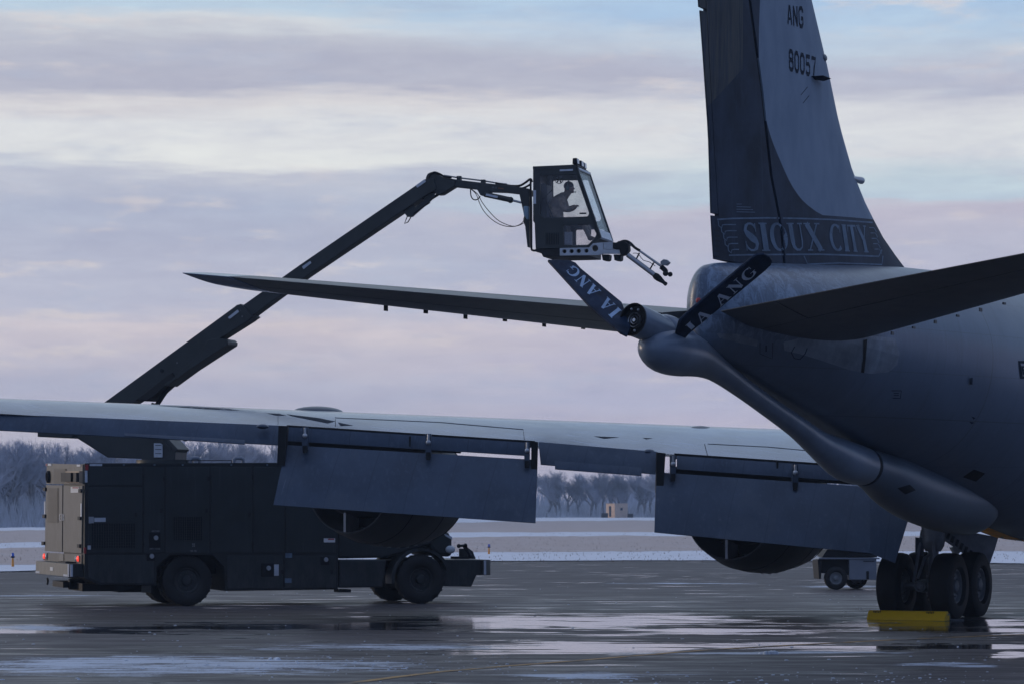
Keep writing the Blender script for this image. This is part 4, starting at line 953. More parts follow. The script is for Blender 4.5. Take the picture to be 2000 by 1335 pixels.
# --- wheels ---------------------------------------------------------------------------
def wheel(parent, c, r_, w, ax, rimmat, name='wheel', hub=.5, tread=0, dish=.25, n=40):
    """ax: unit axle direction pointing outwards"""
    c = Vector(c); ax = Vector(ax)
    mb = MB(); rr = r_ * hub
    mb.lathe([(-w * .3, 0.001), (-w * .3, rr * .98), (w * .36, rr * .99), (w * .36, rr * .90), (w * dish, rr * .80), (w * dish, rr * .42), (w * .38, rr * .34), (w * .42, rr * .20), (w * .42, 0.001)], c, ax, 28)
    o = mb.build(name, rimmat, parent, smooth=True)
    mb = MB(); mb.lathe([(-w * .40, rr), (-w * .5, rr * 1.15), (-w * .5, r_ * .86), (-w * .42, r_ * .97), (-w * .25, r_), (w * .25, r_), (w * .42, r_ * .97), (w * .5, r_ * .86), (w * .5, rr * 1.15), (w * .40, rr), (w * .34, rr * .98)], c, ax, n)
    if tread:
        a = ax.cross(Vector((0, 0, 1))).normalized(); b = ax.cross(a)
        for k in range(tread):
            q_ = 2 * PI * k / tread; d = a * math.cos(q_) + b * math.sin(q_); t_ = -a * math.sin(q_) + b * math.cos(q_)
            Mx = Matrix((ax, t_, d)).transposed(); mb.box(c + d * (r_ * .992) + ax * (w * .22 * (1 if k % 2 else -1)), (w * .40, 2 * PI * r_ / tread * .55, r_ * .03), M=Mx)
    mb.build('tyre', M['rubber'], o, smooth=True)
    if hub > .4:
        mb = MB(); a = ax.cross(Vector((0, 0, 1))).normalized(); b = ax.cross(a)
        for k in range(8):
            q_ = 2 * PI * k / 8; d = a * math.cos(q_) + b * math.sin(q_); mb.lathe([(0, r_ * .03), (w * .07, r_ * .025), (w * .07, 0.001)], c + ax * (w * dish) + d * rr * .6, ax, 6)
        mb.build('wheel_nuts', rimmat, o)
    return o
s0, l0 = 17.45, 3.35
for ds in (0, 1.35):
    for dl in (-.5, .5):
        wheel(AC, (s0 + ds, l0 + dl, .60), .605, .42, (0, -1, 0), M['hubgrey'], 'main_wheel', .52)
    mb = MB(); mb.tube([(s0 + ds, l0 - .5, .6), (s0 + ds, l0 + .5, .6)], .07, 12); mb.build('axle', M['steel'], AC, True)
mb = MB(); mb.tube([(s0 - .05, l0, .6), (s0 + 1.4, l0, .6)], .12, 12); mb.lathe([(-.12, .0), (-.12, .05), (-.08, .08), (-.10, .11), (.05, .12)], (s0 - .05, l0, .6), (1, 0, 0), 18); mb.build('bogie_beam', M['hubgrey'], AC, True)
mb = MB(); mb.lathe([(0, .10), (.6, .10), (.6, .14), (.7, .2), (.8, .22), (1.9, .22)], (s0 + .65, l0 + .02, .62), (0, 0, 1), 24); mb.build('gear_strut', M['strut'], AC, True)
mb = MB(); mb.tube([(s0 + .3, l0 - .1, .8), (s0 + .5, l0 - .05, 1.5)], .035, 8); mb.tube([(s0 + .2, l0 + .25, .62), (s0 + .6, l0 + .22, 1.6)], .03, 8)
mb.tube([(s0 - .1, l0 + .05, .75), (s0 + .25, l0 + .05, 1.1), (s0 + .5, l0, 1.2)], .028, 8); mb.build('torque_links', M['strut'], AC, True)
qx('gear_leg_door', [(1788, 1048), (1806, 1050), (1804, 1085), (1788, 1078)], 56.6, .05, M['plane'])
gd = qx('gear_door', [(1832, 1026), (1950, 1048), (1943, 1072), (1931, 1106), (1908, 1098), (1838, 1050)], 57.4, .05, M['strut'])
for i in range(10):
    t = i / 9; u = 1843 + t * 78; v = 1033 + t * 62
    qx('door_rib', [(u, v - 2), (u + 5, v), (u + 1, v + 13), (u - 4, v + 10)], 57.33, .06, M['under'], parent=gd)
qx('door_actuator', [(1858, 1068), (1872, 1062), (1880, 1072), (1868, 1086)], 57.6, .3, M['strut'])

# ------------------------------------------------------------------ WHEEL CHOCK
CF = Frame(*AF.W((16.72, 3.42, 0)).to_2d(), AF.f[0], AF.f[1])
ck = CF.empty('wheel_chock'); tag(ck, 'long yellow wheel chock lying behind the wheels of the aircraft', 'wheel chock')
mb = MB(); pr = [(-.17, .0), (-.15, .05), (-.06, .165), (.03, .17), (.11, .09), (.12, 0)]
mb.prism([(x, -.80, z) for x, z in pr], [(x, .68, z) for x, z in pr]); mb.build('chock_body', M['yellow'], ck, bevel=.012)
for y0 in (-.56, .45):
    mb = MB()
    for k in range(5): mb.box((-.080, y0 + k * .03, .146 - .008 * (k % 2)), (.02, .014, .035), M=Matrix.Rotation(R(38), 3, 'Y'))
    mb.build('scuff_marks', pmat('rust_scuff', (0.12, 0.05, 0.02), .8), ck)
mb = MB(); mb.tube([(-.02, -.81, .10), (-.02, -.84, .13), (.02, -.85, .02), (.15, -.9, .012), (.3, -1.0, .012)], .012, 6); mb.build('pull_rope', M['hubgrey'], ck, True)

# ------------------------------------------------------------------ DE-ICING TRUCK
hd = R(72); TF0 = ((367 - U0) / FPX * 63.2, 63.2)
fx_, fy_ = math.sin(hd), math.cos(hd)
TF = Frame(TF0[0] - fy_ * 1.22, TF0[1] + fx_ * 1.22, fx_, fy_)
TK = TF.empty('deicing_truck'); tag(TK, 'dark green de-icing truck with raised boom and operator cab, tail lamps lit', 'truck')
Y0 = -1.25
S = lambda u, v, y=Y0: TF.py(u, v, y)
def side(name, pts, y0, y1, mat, parent=TK, bevel=0.0):
    A = [S(u, v) for u, v in pts]
    mb = MB(); mb.prism([(p_.x, y0, p_.z) for p_ in A], [(p_.x, y1, p_.z) for p_ in A]); return mb.build(name, mat, parent, bevel=bevel)
def rect(u0, v0, u1, v1): return [(u0, v0), (u1, v0), (u1, v1), (u0, v1)]
xr = S(165, 905).x
body = side('body_box', [(165, 904.5), (662, 903), (660, 1150), (440, 1153), (437, 1106), (416, 1083), (332, 1083), (306, 1106), (305, 1142), (193, 1141), (165, 1128)], Y0, -Y0, pmat('dark_green_gap_shade', (0.010, 0.012, 0.013), .6), bevel=.01)  # body darker than its panels: shade of the panel gaps put into the colour
lowz = S(305, 1142).z
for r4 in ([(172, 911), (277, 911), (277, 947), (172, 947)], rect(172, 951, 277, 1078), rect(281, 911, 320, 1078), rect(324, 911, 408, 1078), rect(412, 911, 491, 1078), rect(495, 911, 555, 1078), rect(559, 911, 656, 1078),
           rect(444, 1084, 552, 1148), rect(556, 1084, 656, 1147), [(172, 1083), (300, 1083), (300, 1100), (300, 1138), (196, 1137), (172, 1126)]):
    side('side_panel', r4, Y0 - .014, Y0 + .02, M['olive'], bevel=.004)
def mesh_grille(u0, v0, u1, v1, nx_, nz_):
    a = S(u0, v0); b = S(u1, v1); o = MB(); o.box(((a.x + b.x) / 2, Y0 - .016, (a.z + b.z) / 2), (abs(b.x - a.x), .012, abs(a.z - b.z))); o = o.build('mesh_grille', M['black'], TK)
    mb = MB()
    for i in range(nx_ + 1): x = a.x + (b.x - a.x) * i / nx_; mb.box((x, Y0 - .027, (a.z + b.z) / 2), (.012, .008, abs(a.z - b.z)))
    for i in range(nz_ + 1): z = a.z + (b.z - a.z) * i / nz_; mb.box(((a.x + b.x) / 2, Y0 - .030, z), (abs(b.x - a.x), .006, .012))
    mb.build('grille_bars', M['olive'], o)
mesh_grille(178, 1021, 264, 1069, 18, 9); mesh_grille(338, 1008, 395, 1054, 13, 10)
for (u0, v0, u1, v1) in ((291, 1039, 313, 1068), (510, 1099, 534, 1125), (286, 1080, 302, 1094), (626, 1086, 642, 1102)):
    o = side('recess_box', rect(u0, v0, u1, v1), Y0 - .03, Y0 + .0, M['black'])
    mb = MB(); p_ = S((u0 + u1) / 2 + 2, v0 + (v1 - v0) * .35); mb.lathe([(0, .001), (0, .05), (.03, .045), (.03, .001)], (p_.x, Y0 - .028, p_.z), (0, -1, 0), 14); mb.build('hose_port', M['alu'], o, True)
for (u0, v0, u1, v1, m_) in ((535, 1101, 544, 1123, 'reflect'), (184, 1010, 206, 1018, 'reflect'), (173, 1008, 183, 1021, 'alu'), (171, 1064, 177, 1072, 'reflect'), (632, 1050, 654, 1058, 'white'), (557, 1079, 570, 1088, 'text_blue'), (556, 1128, 569, 1137, 'text_blue'),
                             (175, 904.8, 199, 909, 'reflect'), (165.5, 918, 170.5, 941, 'reflect'), (167, 906, 172, 917, 'red'), (163.5, 1068, 168, 1080, 'red')):
    side('label_plate', rect(u0, v0, u1, v1), Y0 - .022 - .004 * (m_ == 'red'), Y0 - .001, M[m_])
side('red_print', rect(640, 1050.5, 652, 1053), Y0 - .026, Y0 - .020, M['red'])
M['fuzzytext'] = pmat('small_grey_print', (0.22, 0.24, 0.26), .6)
decal(words('DEICING', [(296, 1034.5), (311, 1034.5), (311, 1037.5), (296, 1037.5)], SAN, None, .3), [body], TF, M['fuzzytext'], 'lettering', TK, off=.03, maxlen=30)
decal(words('ANTI-ICING', [(292, 1069), (312, 1069), (312, 1072), (292, 1072)], SAN, None, .3), [body], TF, M['fuzzytext'], 'lettering', TK, off=.03, maxlen=30)
for tx_ in (words('55', [(375, 1060), (380, 1060), (380, 1066), (375, 1066)], SAN, None, .3), words('100 PSI', [(370, 1073), (384, 1073), (384, 1076.5), (370, 1076.5)], SAN, None, .3)): decal(tx_, [body], TF, M['fuzzytext'], 'lettering', TK, off=.03, maxlen=30)
for (u, v) in ((262, 1000), (312, 992), (400, 992), (484, 1000), (548, 1112), (645, 1112), (318, 930), (404, 930)):
    side('door_handle', rect(u, v, u + 5, v + 8), Y0 - .03, Y0 - .015, M['rubber'])
for (u, v) in ((279, 930), (279, 1000), (279, 1062), (409.5, 930), (409.5, 1060), (493, 930), (493, 1060), (554, 1095), (554, 1140)):
    side('panel_hinge', rect(u - 1.5, v - 4, u + 2, v + 4), Y0 - .03, Y0 - .002, M['rubber'])
for u in (240, 300, 355, 450, 520, 600): side('marker_lamp', rect(u, 905.5, u + 3, 908), Y0 - .03, Y0 - .0, M['text_blue'])
side('roof_edge_trim', [(166, 903.6), (661, 902.2), (661, 904.6), (166, 906)], Y0 - .02, Y0 + .04, M['boom'])
# rear face ------------------------------------------------
def rear(name, pts, x0, x1, mat, parent=TK, bevel=0.0, ref=None):
    A = [TF.px(u, v, xr if ref is None else ref) for u, v in pts]
    mb = MB(); mb.prism([(xr - x0, p_.y, p_.z) for p_ in A], [(xr - x1, p_.y, p_.z) for p_ in A]); return mb.build(name, mat, parent, bevel=bevel)
# lean a little, as the photographed body does
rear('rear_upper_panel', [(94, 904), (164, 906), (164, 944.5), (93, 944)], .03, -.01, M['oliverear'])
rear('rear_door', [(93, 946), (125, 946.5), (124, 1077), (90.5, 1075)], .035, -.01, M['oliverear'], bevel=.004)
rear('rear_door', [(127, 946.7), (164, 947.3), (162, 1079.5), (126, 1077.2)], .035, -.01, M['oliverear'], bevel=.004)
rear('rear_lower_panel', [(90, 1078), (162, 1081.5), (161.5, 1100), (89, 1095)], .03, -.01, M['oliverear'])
for (u0, u1, v0, v1, n_) in ((108, 133, 914, 942, 13), (96.5, 118, 951.5, 1019, 30)):
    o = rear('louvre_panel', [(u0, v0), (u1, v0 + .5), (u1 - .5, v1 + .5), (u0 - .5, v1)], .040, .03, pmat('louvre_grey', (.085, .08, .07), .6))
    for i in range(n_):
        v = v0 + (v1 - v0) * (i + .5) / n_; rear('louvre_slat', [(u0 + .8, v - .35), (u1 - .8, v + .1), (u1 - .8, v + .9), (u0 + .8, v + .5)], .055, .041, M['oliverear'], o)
mb = MB(); p_ = TF.px(99.5, 930, xr); mb.lathe([(0, .13), (.03, .135), (.07, .12), (.07, .10), (.03, .09), (.03, .001)], (xr - .03, p_.y, p_.z), (-1, 0, 0), 20); mb.build('exhaust_outlet', M['black'], TK, True)
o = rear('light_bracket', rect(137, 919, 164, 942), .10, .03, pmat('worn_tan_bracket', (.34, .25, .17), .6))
rear('light_housing', rect(137.5, 922, 157, 939.5), .2, .101, M['black'], o); rear('housing_side', rect(158, 922, 164, 940), .16, .101, M['rubber'], o)
for (u0, v0, u1, v1, m_) in ((142, 949.5, 158.5, 961, 'white'), (97, 904.5, 104, 908.5, 'white'), (154, 906.3, 161, 910, 'white'), (119, 1081, 128, 1094, 'text_blue'), (90.3, 978, 92.2, 1003, 'white'), (161.2, 982, 163.2, 1008, 'white')):
    rear('label_plate', rect(u0, v0, u1, v1), .044, .036, M[m_] if m_ != 'text_blue' else M['bumper'])
rear('red_print', rect(146, 950, 157.5, 952.7), .048, .0445, M['red'])
rear('red_reflector', rect(93.7, 904.5, 95.7, 909), .05, .036, M['red'])
for u, v in ((92, 954.5), (91, 1007), (89, 1060), (161.5, 957.5), (160, 1011), (159, 1065)):
    rear('door_hinge', rect(u - 2.2, v - 3.5, u + 2.4, v + 3.5), .07, .036, M['black'])
# white latch fittings that read as E8
em2 = []
for (x0, fl) in ((120.5, 0), (125.5, 1)):
    em2 += line([(x0, 1003), (x0 + 3, 1003)], .8) + line([(x0, 1009), (x0 + 3, 1009)], .8) + line([(x0, 1015), (x0 + 3, 1015)], .8) + line([(x0 + (3 if fl else 0), 1004), (x0 + (3 if fl else 0), 1008)], .8) + line([(x0 + (3 if fl else 0), 1010), (x0 + (3 if fl else 0), 1014)], .8)
    if fl: em2 += line([(x0, 1004), (x0, 1008)], .7) + line([(x0, 1010), (x0, 1014)], .7)
mbq = MB()
for q4 in em2:
    A = [TF.px(u, v, xr) for u, v in q4]; mbq.prism([(xr - .050, p_.y, p_.z) for p_ in A], [(xr - .036, p_.y, p_.z) for p_ in A])
mbq.build('lettering', M['white'], TK)
for u, v in ((91.5, 1085), (157.5, 1090)):
    o = rear('tail_lamp_ring', rect(u - 3.2, v - 6.5, u + 4.6 * (1 if u < 100 else .4), v + 6.5), .05, .03, M['bumper'], bevel=.02)
    mb = MB(); p_ = TF.px(u if u < 100 else u + .3, v, xr); mb.ball((xr - .06, p_.y, p_.z), (.03, .07, .062), 8); mb.build('tail_lamp_lens', M['tail'], o, True)
    mb = MB(); p_ = TF.px(u + 3.4 if u < 100 else u - 4.2, v, xr); mb.ball((xr - .055, p_.y, p_.z), (.025, .045, .062), 8); mb.build('reverse_lamp_lens', M['lens'], o, True)
# bumper stands out behind
xb_ = xr - .28
def rr(u, v): return TF.px(u, v, xb_)
pts = [(71, 1094), (136, 1100), (136, 1126), (70, 1119)]
A = [rr(u, v) for u, v in pts]; mb = MB(); mb.prism(A, [(xr + .3, p_.y, p_.z) for p_ in A]); mb.build('rear_bumper', M['olive'], TK, bevel=.01)
def bump(name, pts, m_, d=.012):
    A = [rr(u, v) for u, v in pts]; mb = MB(); mb.prism([(xb_ - d, p_.y, p_.z) for p_ in A], [(xb_ - .001, p_.y, p_.z) for p_ in A]); mb.build(name, m_, TK)
bump('bumper_face', [(71.5, 1094.5), (135, 1100.5), (135, 1125), (70.5, 1118.5)], M['bumper'])
bump('bumper_tape', [(133.6, 1100.5), (135.6, 1100.5), (135.6, 1125.5), (133.6, 1125.5)], M['reflect'], .016)
bump('bumper_tape', [(125, 1120), (133, 1121), (133, 1125), (125, 1124)], M['reflect'], .016)
bump('bumper_tape', [(71, 1113.5), (78.5, 1114.3), (78.5, 1118.6), (71, 1117.8)], M['reflect'], .016)
bump('number_plate', [(99.5, 1106), (105, 1106.5), (105, 1113.5), (99.5, 1113)], M['white'], .02)
p_ = S(141, 1112); side('bumper_side_tape', rect(137.5, 1101, 142, 1125), Y0 - .012, Y0 + .02, M['reflect'])
# running gear below
mb = MB(); mb.box((xr + 3.9, 0, .78), (8.3, .9, .26)); mb.build('chassis_frame', M['black'], TK)
mb = MB(); z0 = rr(90, 1140).z; mb.box((xr - .05, .35, z0 + .04), (.45, 1.3, .12)); mb.box((xr + .5, -.2, z0 + .0), (1.0, 1.6, .16)); mb.box((xr + 1.2, .2, z0 - .02), (.7, 1.2, .2))
mb.lathe([(0, .001), (0, .11), (.3, .11), (.3, .001)], (xr - .15, -.25, z0 + .05), (1, 0, 0), 14); mb.build('tow_gear', M['black'], TK)
p_ = rr(88, 1134); mb = MB(); mb.tube([p_ + Vector((.05, math.cos(R(a)) * .055, math.sin(R(a)) * .06)) for a in range(60, 320, 26)], .022, 6); mb.build('tow_hook', M['black'], TK, True)
p_ = S(300, 1148); side('mud_flap', rect(283, 1141, 302, 1157), Y0 + .35, Y0 + .38, M['bumper'])
for yy, nm in ((-1.02, 1), (1.02, -1)):
    for dd in ((0, .0), (.34, .0)):
        wheel(TK, (0 + .0, yy + nm * (dd[0]) - nm * .0, .525), .525, .29, (0, -1 if nm == 1 else 1, 0), M['olive'] if dd[0] == 0 else M['black'], 'rear_wheel', .52, tread=44)
xf = TF.py(824, 1123, Y0).x
for yy, sg_ in ((-1.06, -1), (1.06, 1)):
    wheel(TK, (xf, yy, .52), .52, .30, (0, sg_, 0), M['olive'], 'front_wheel', .50, tread=40, dish=.1)
side('wheel_arch_lining', rect(306, 1083, 437, 1106), Y0 + .5, Y0 + .55, M['black'])
# cab, bonnet, fenders
z_ = lambda v: S(800, v).z
X_ = lambda u: S(u, 1100).x
side('side_tank', [(664, 1092), (757, 1092), (750, 1146), (664, 1147)], Y0 + .08, Y0 + .7, M['olive'], bevel=.03)
side('tank_step', rect(664, 1150, 688, 1156), Y0 + .1, Y0 + .5, M['black'])
side('truck_cab', [(664, 965), (700, 940), (800, 940), (838, 1000), (850, 1060), (760, 1088), (664, 1090)], Y0 + .12, -Y0 - .12, M['olive'], bevel=.05)
side('cab_window', [(720, 958), (795, 958), (815, 1000), (720, 1000)], Y0 + .10, Y0 + .15, M['glass'])
side('bonnet', [(838, 1003), (866, 1028), (884, 1040), (890, 1052), (890, 1086), (862, 1086), (846, 1070), (800, 1064), (790, 1000)], Y0 + .22, -Y0 - .22, M['olive'], bevel=.08)
side('bonnet_stripe', [(872, 1041), (888, 1047), (889, 1053), (876, 1046)], Y0 + .20, Y0 + .23, M['reflect'])
mb = MB(); p_ = S(880, 1072, Y0 + .2); mb.ball((p_.x, Y0 + .22, p_.z), (.11, .06, .085), 10); hl = mb.build('headlight', M['lens'], TK, True)
mb = MB(); c_ = Vector((xf, Y0 + .02, .52)); arcp = [c_ + Vector((math.cos(R(a)) * .66, 0, math.sin(R(a)) * .66)) for a in range(20, 200, 12)]
mb.prism([Vector((p_.x, Y0 + .02, p_.z)) for p_ in arcp] + [Vector((c_.x + (p_.x - c_.x) * .9, Y0 + .02, c_.z + (p_.z - c_.z) * .9)) for p_ in arcp[::-1]],
         [Vector((p_.x, Y0 + .5, p_.z)) for p_ in arcp] + [Vector((c_.x + (p_.x - c_.x) * .9, Y0 + .5, c_.z + (p_.z - c_.z) * .9)) for p_ in arcp[::-1]]); mb.build('front_fender', M['olive'], TK, True)
side('front_bumper', [(866, 1092), (945, 1092), (945, 1122), (935, 1122), (925, 1145), (868, 1144), (866, 1120)], Y0 + .15, -Y0 - .15, M['olive'], bevel=.015)
A = [S(u, v) for u, v in rect(945, 1092, 958, 1122)]; mb = MB(); mb.prism([(p_.x, Y0 + .02, p_.z) for p_ in A], [(p_.x, -Y0 - .02, p_.z) for p_ in A]); mb.build('bumper_beam', M['olive'], TK, bevel=.01)
side('beam_tape', rect(945.5, 1093, 950, 1121), Y0 + .005, Y0 + .03, M['reflect']); side('beam_tape', rect(951.5, 1093, 958, 1121), Y0 + .008, Y0 + .03, M['bumper'])
side('rock_guard', [(911, 1091), (911, 1071), (929, 1070), (937, 1076), (943, 1091)], Y0 + .5, Y0 + .55, M['boom'])
mb = MB(); a = S(896, 1065, Y0 + .3); b = S(909, 1064, Y0 + .3); c_ = S(918, 1084, Y0 + .3); mb.tube([a, b], .028, 8); mb.ball(a, .045, 6); mb.ball(b, .045, 6); mb.tube([b, c_], .03, 8); mb.tube([a.lerp(b, .6), c_], .02, 6); mb.ball(c_, .05, 6); mb.build('folded_mirror_arm', M['black'], TK, True)
side('step_plate', rect(896, 1086, 925, 1091), Y0 + .3, Y0 + .6, M['black'])
# roof fittings
roofz = S(330, 904).z
for u in (381, 466):
    p_ = S(u, 903, -.6); mb = MB(); mb.tube([(p_.x - .10, -.6, roofz - .02), (p_.x - .10, -.6, roofz + .09), (p_.x - .06, -.6, roofz + .125), (p_.x + .06, -.6, roofz + .125), (p_.x + .10, -.6, roofz + .09), (p_.x + .10, -.6, roofz - .02)], .038, 10); mb.build('vent_pipe', M['cart'], TK, True)
mb = MB(); a = S(364, 903, -.7).x; b = S(452, 903, -.7).x; mb.tube([(a, -.7, roofz), (a, -.7, roofz + .07), (b, -.7, roofz + .08), (b, -.7, roofz)], .012, 6); mb.build('roof_rail', M['black'], TK, True)
# turret
BF = Frame(*TF.W((TF.py(325, 900, 0).x, 0, 0)).to_2d(), math.cos(R(-15)), math.sin(R(-15)))
# the boom is mounted on the turret and belongs to the truck: parts of TK use the truck's own frame
def conv(p_): return TF.L(BF.W(p_))
def bp(u, v, y=0.0): return BF.py(u, v, y)
def bplate(name, pts, y0, y1, mat, parent=TK, bevel=0.0, holes=None, ref=None):
    r_ = (y0 + y1) / 2 if ref is None else ref
    A = [bp(u, v, r_) for u, v in pts]; H = [[bp(u, v, r_) for u, v in h] for h in (holes or [])]
    mb = MB(); mb.plate([(p_.x, p_.z) for p_ in A], [[(p_.x, p_.z) for p_ in h] for h in H], lambda q_: conv((q_[0], y0, q_[1])), lambda q_: conv((q_[0], y1, q_[1])))
    return mb.build(name, mat, parent, bevel=bevel)
tur = bplate('turret', [(157, 852), (222, 893), (288, 895.5), (290, 906), (353, 906), (354, 882), (359, 877), (345, 862), (320, 836), (240, 800), (170, 830)], -.34, .34, M['boom'], bevel=.015)
bplate('turret_label', rect(301, 864.5, 317.5, 892), -.365, -.342, M['reflect'], tur)
for v in (868, 876, 884): bplate('label_print', rect(303, v, 315, v + 1.2), -.369, -.366, M['text_dark'], tur)
bplate('turret_lid', [(296, 852), (312, 852), (334, 874), (334, 878), (332, 877)], -.37, -.34, M['boom'], tur)
bplate('turret_shelf', [(90, 843), (160, 843), (158, 856), (90, 853)], -.45, .45, M['boom'], bevel=.01)
mb = MB(); mb.lathe([(0, .6), (.10, .6), (.10, .3)], TF.L(BF.W((bp(322, 905).x, 0, roofz - .01))), (0, 0, 1), 28); mb.build('turntable', M['boom'], TK, True)
# main boom, telescopic
lower = bplate('lower_boom', [(150, 830), (470, 596.5), (476, 595.5), (500, 620), (494, 626), (440, 660), (345, 742), (262, 790), (220, 850)], -.21, .21, M['boom'], bevel=.015)
bplate('boom_collar', [(468, 598), (478, 595), (502, 619), (493, 625)], -.24, .24, M['boom'], lower, .01)
bplate('telescopic_boom', [(476, 600), (590, 519), (834, 352), (852, 350), (856, 372), (832, 386), (604, 540), (498, 618)], -.165, .165, M['boom'], bevel=.012)
for pts, y in (([(445, 620), (464, 605), (467, 609), (449, 623)], -.215), ([(590, 521), (606, 510), (608, 514), (593, 526)], -.170), ([(812, 362.5), (829, 350.5), (832, 355), (815, 367)], -.170)):
    bplate('reflective_tape', pts, y - .012, y, M['reflect'], lower)
bplate('cylinder_housing', [(345, 742), (330, 751), (336, 754), (380, 722), (454, 674), (455, 668), (450, 663), (435, 662), (415, 665), (400, 690)], -.30, .30, M['boom'], bevel=.01)
bplate('boom_knuckle', [(272, 782), (345, 727), (350, 738), (312, 772), (296, 783)], -.27, .27, M['rubber'], bevel=.02)
mb = MB(); mb.tube([conv(bp(300, 800)), conv(bp(318, 772)), conv(bp(332, 752))], .05, 10); mb.build('lift_cylinder_rod', M['rubber'], TK, True)
mb = MB(); mb.tube([conv(bp(290, 830)), conv(bp(304, 788))], .09, 10); mb.build('lift_cylinder', M['boom'], TK, True)
mb = MB(); mb.lathe([(0, .04), (.02, .04), (.02, .001)], conv(bp(316.5, 723, -.21)), TF.L(BF.W((0, -1, 0))) - TF.L(BF.W((0, 0, 0))), 12); mb.build('pin_cap', M['black'], lower)
for u, v in ((346, 708), (407, 665), (470, 606), (482, 612), (488, 620), (473, 618)):
    mb = MB(); mb.ball(conv(bp(u, v, -.215)), .014, 4); mb.build('boom_bolt', M['steel'], lower, True)
# elbow and jib
bplate('elbow_link', [(834, 350), (838, 341), (846, 337), (856, 340), (868, 348), (880, 350), (895, 352), (890, 366), (866, 381), (856, 382), (848, 372), (846, 366)], -.13, .13, M['boom'], bevel=.02)
jib = bplate('jib_arm', [(866, 347), (900, 353), (960, 360), (1000, 364), (1020, 367), (1040, 372), (1040, 384), (1015, 380), (990, 377), (960, 376), (950, 383), (941, 383), (934, 371), (890, 366)], -.11, .11, M['boom'], bevel=.012)
bplate('jib_head', [(1014, 366), (1036, 370), (1037, 400), (1037, 484), (1033, 484), (1026, 420), (1018, 384)], -.13, .13, M['boom'], bevel=.012)
bplate('elbow_bracket', [(780, 393), (820, 380), (846, 373), (850, 384), (838, 396), (810, 420), (806, 424), (796, 424), (786, 410)], -.10, -.02, M['boom'], bevel=.008, holes=[[(808, 400), (823, 389), (830, 391), (812, 405)]])
mb = MB(); mb.tube([conv(bp(796, 422)), conv(bp(790, 437)), conv(bp(797, 434)), conv(bp(806, 418))], .012, 6); mb.tube([conv(bp(808, 417, -.1)), conv(bp(840, 396, -.1))], .012, 6); mb.tube([conv(bp(840, 390)), conv(bp(856, 380))], .03, 8); mb.build('hose_guide', M['black'], TK, True)
mb = MB(); mb.tube([conv(bp(947, 380, -.12)), conv(bp(998, 391, -.12))], .055, 14); mb.ball(conv(bp(997, 391, -.12)), .065, 7); jc = mb.build('jib_cylinder', M['boom'], TK, True)
mb = MB(); mb.tube([conv(bp(998, 391, -.12)), conv(bp(1018, 396, -.12))], .024, 10); mb.build('jib_cylinder_rod', M['steel'], jc, True)
bplate('reflective_tape', [(952, 379), (974, 384), (973, 388), (950, 383)], -.19, -.178, M['reflect'], jc, ref=-.12)
decal(words('DEICE', [(961, 364.5), (971, 366), (971, 369), (961, 367.5)], SAN, None, .3), [jib], TF, M['fuzzytext'], 'lettering', jib, off=.01, maxlen=30)
decal([[(973, 366.5), (984, 368), (984, 370.5), (973, 369)]], [jib], TF, pmat('faded_orange_print', (.16, .07, .04), .6), 'print', jib, off=.01)
def cable(name, pts, r_, y=0.0, mat=None):
    raw = [conv(bp(u, v, y)) for u, v in pts]; P = []
    for i in range(len(raw) - 1):
        p0, p1, p2, p3 = raw[max(i - 1, 0)], raw[i], raw[i + 1], raw[min(i + 2, len(raw) - 1)]
        for k in range(5):
            t = k / 5; P.append(.5 * ((2 * p1) + (-p0 + p2) * t + (2 * p0 - 5 * p1 + 4 * p2 - p3) * t * t + (-p0 + 3 * p1 - 3 * p2 + p3) * t ** 3))
    P.append(raw[-1]); mb = MB(); mb.tube(P, r_, 7); return mb.build(name, mat or M['black'], TK, True)
cable('hydraulic_hose', [(836, 352), (840, 342), (848, 337), (858, 340), (868, 345), (882, 347)], .022, -.13)
cable('hydraulic_pipe', [(868, 343), (896, 347.5), (940, 353), (975, 358.5), (990, 360)], .016, -.05, M['hubgrey'])
cable('hydraulic_hose', [(968, 358), (985, 361.5), (1000, 363.5), (1015, 363), (1026, 357), (1034, 351), (1037, 351), (1039, 356)], .024, -.05)
cable('hydraulic_hose', [(985, 366), (1005, 368), (1020, 368), (1030, 364), (1036, 360)], .022, -.08)
for u, v in ((897, 348.5), (944, 355.5)): bplate('pipe_clamp', rect(u - 4, v - 4, u + 4, v + 6), -.09, .0, M['boom'])
cable('electric_cable', [(919, 370), (920, 383), (925, 390), (932, 390), (938, 384)], .012)
cable('electric_cable', [(920, 370), (930, 380), (937, 398), (946, 414), (962, 430), (980, 440), (998, 443), (1015, 440), (1030, 431)], .008)
cable('electric_cable', [(921, 370), (933, 380), (942, 396), (956, 414), (975, 432), (1000, 442), (1015, 439), (1024, 430), (1025, 426)], .008, -.05)
cable('hydraulic_hose', [(1025, 424), (1024, 432), (1029, 445), (1036, 462)], .02)
bplate('blue_canister', [(1024, 405), (1026, 403), (1034, 404), (1035, 428), (1031, 430), (1024, 420)], -.30, -.16, M['bluebox'], bevel=.015)
cable('cab_pipe', [(1036.5, 352), (1036.5, 400), (1037, 450), (1037.5, 470), (1038, 484), (1040, 489), (1050, 490)], .022, -.5)

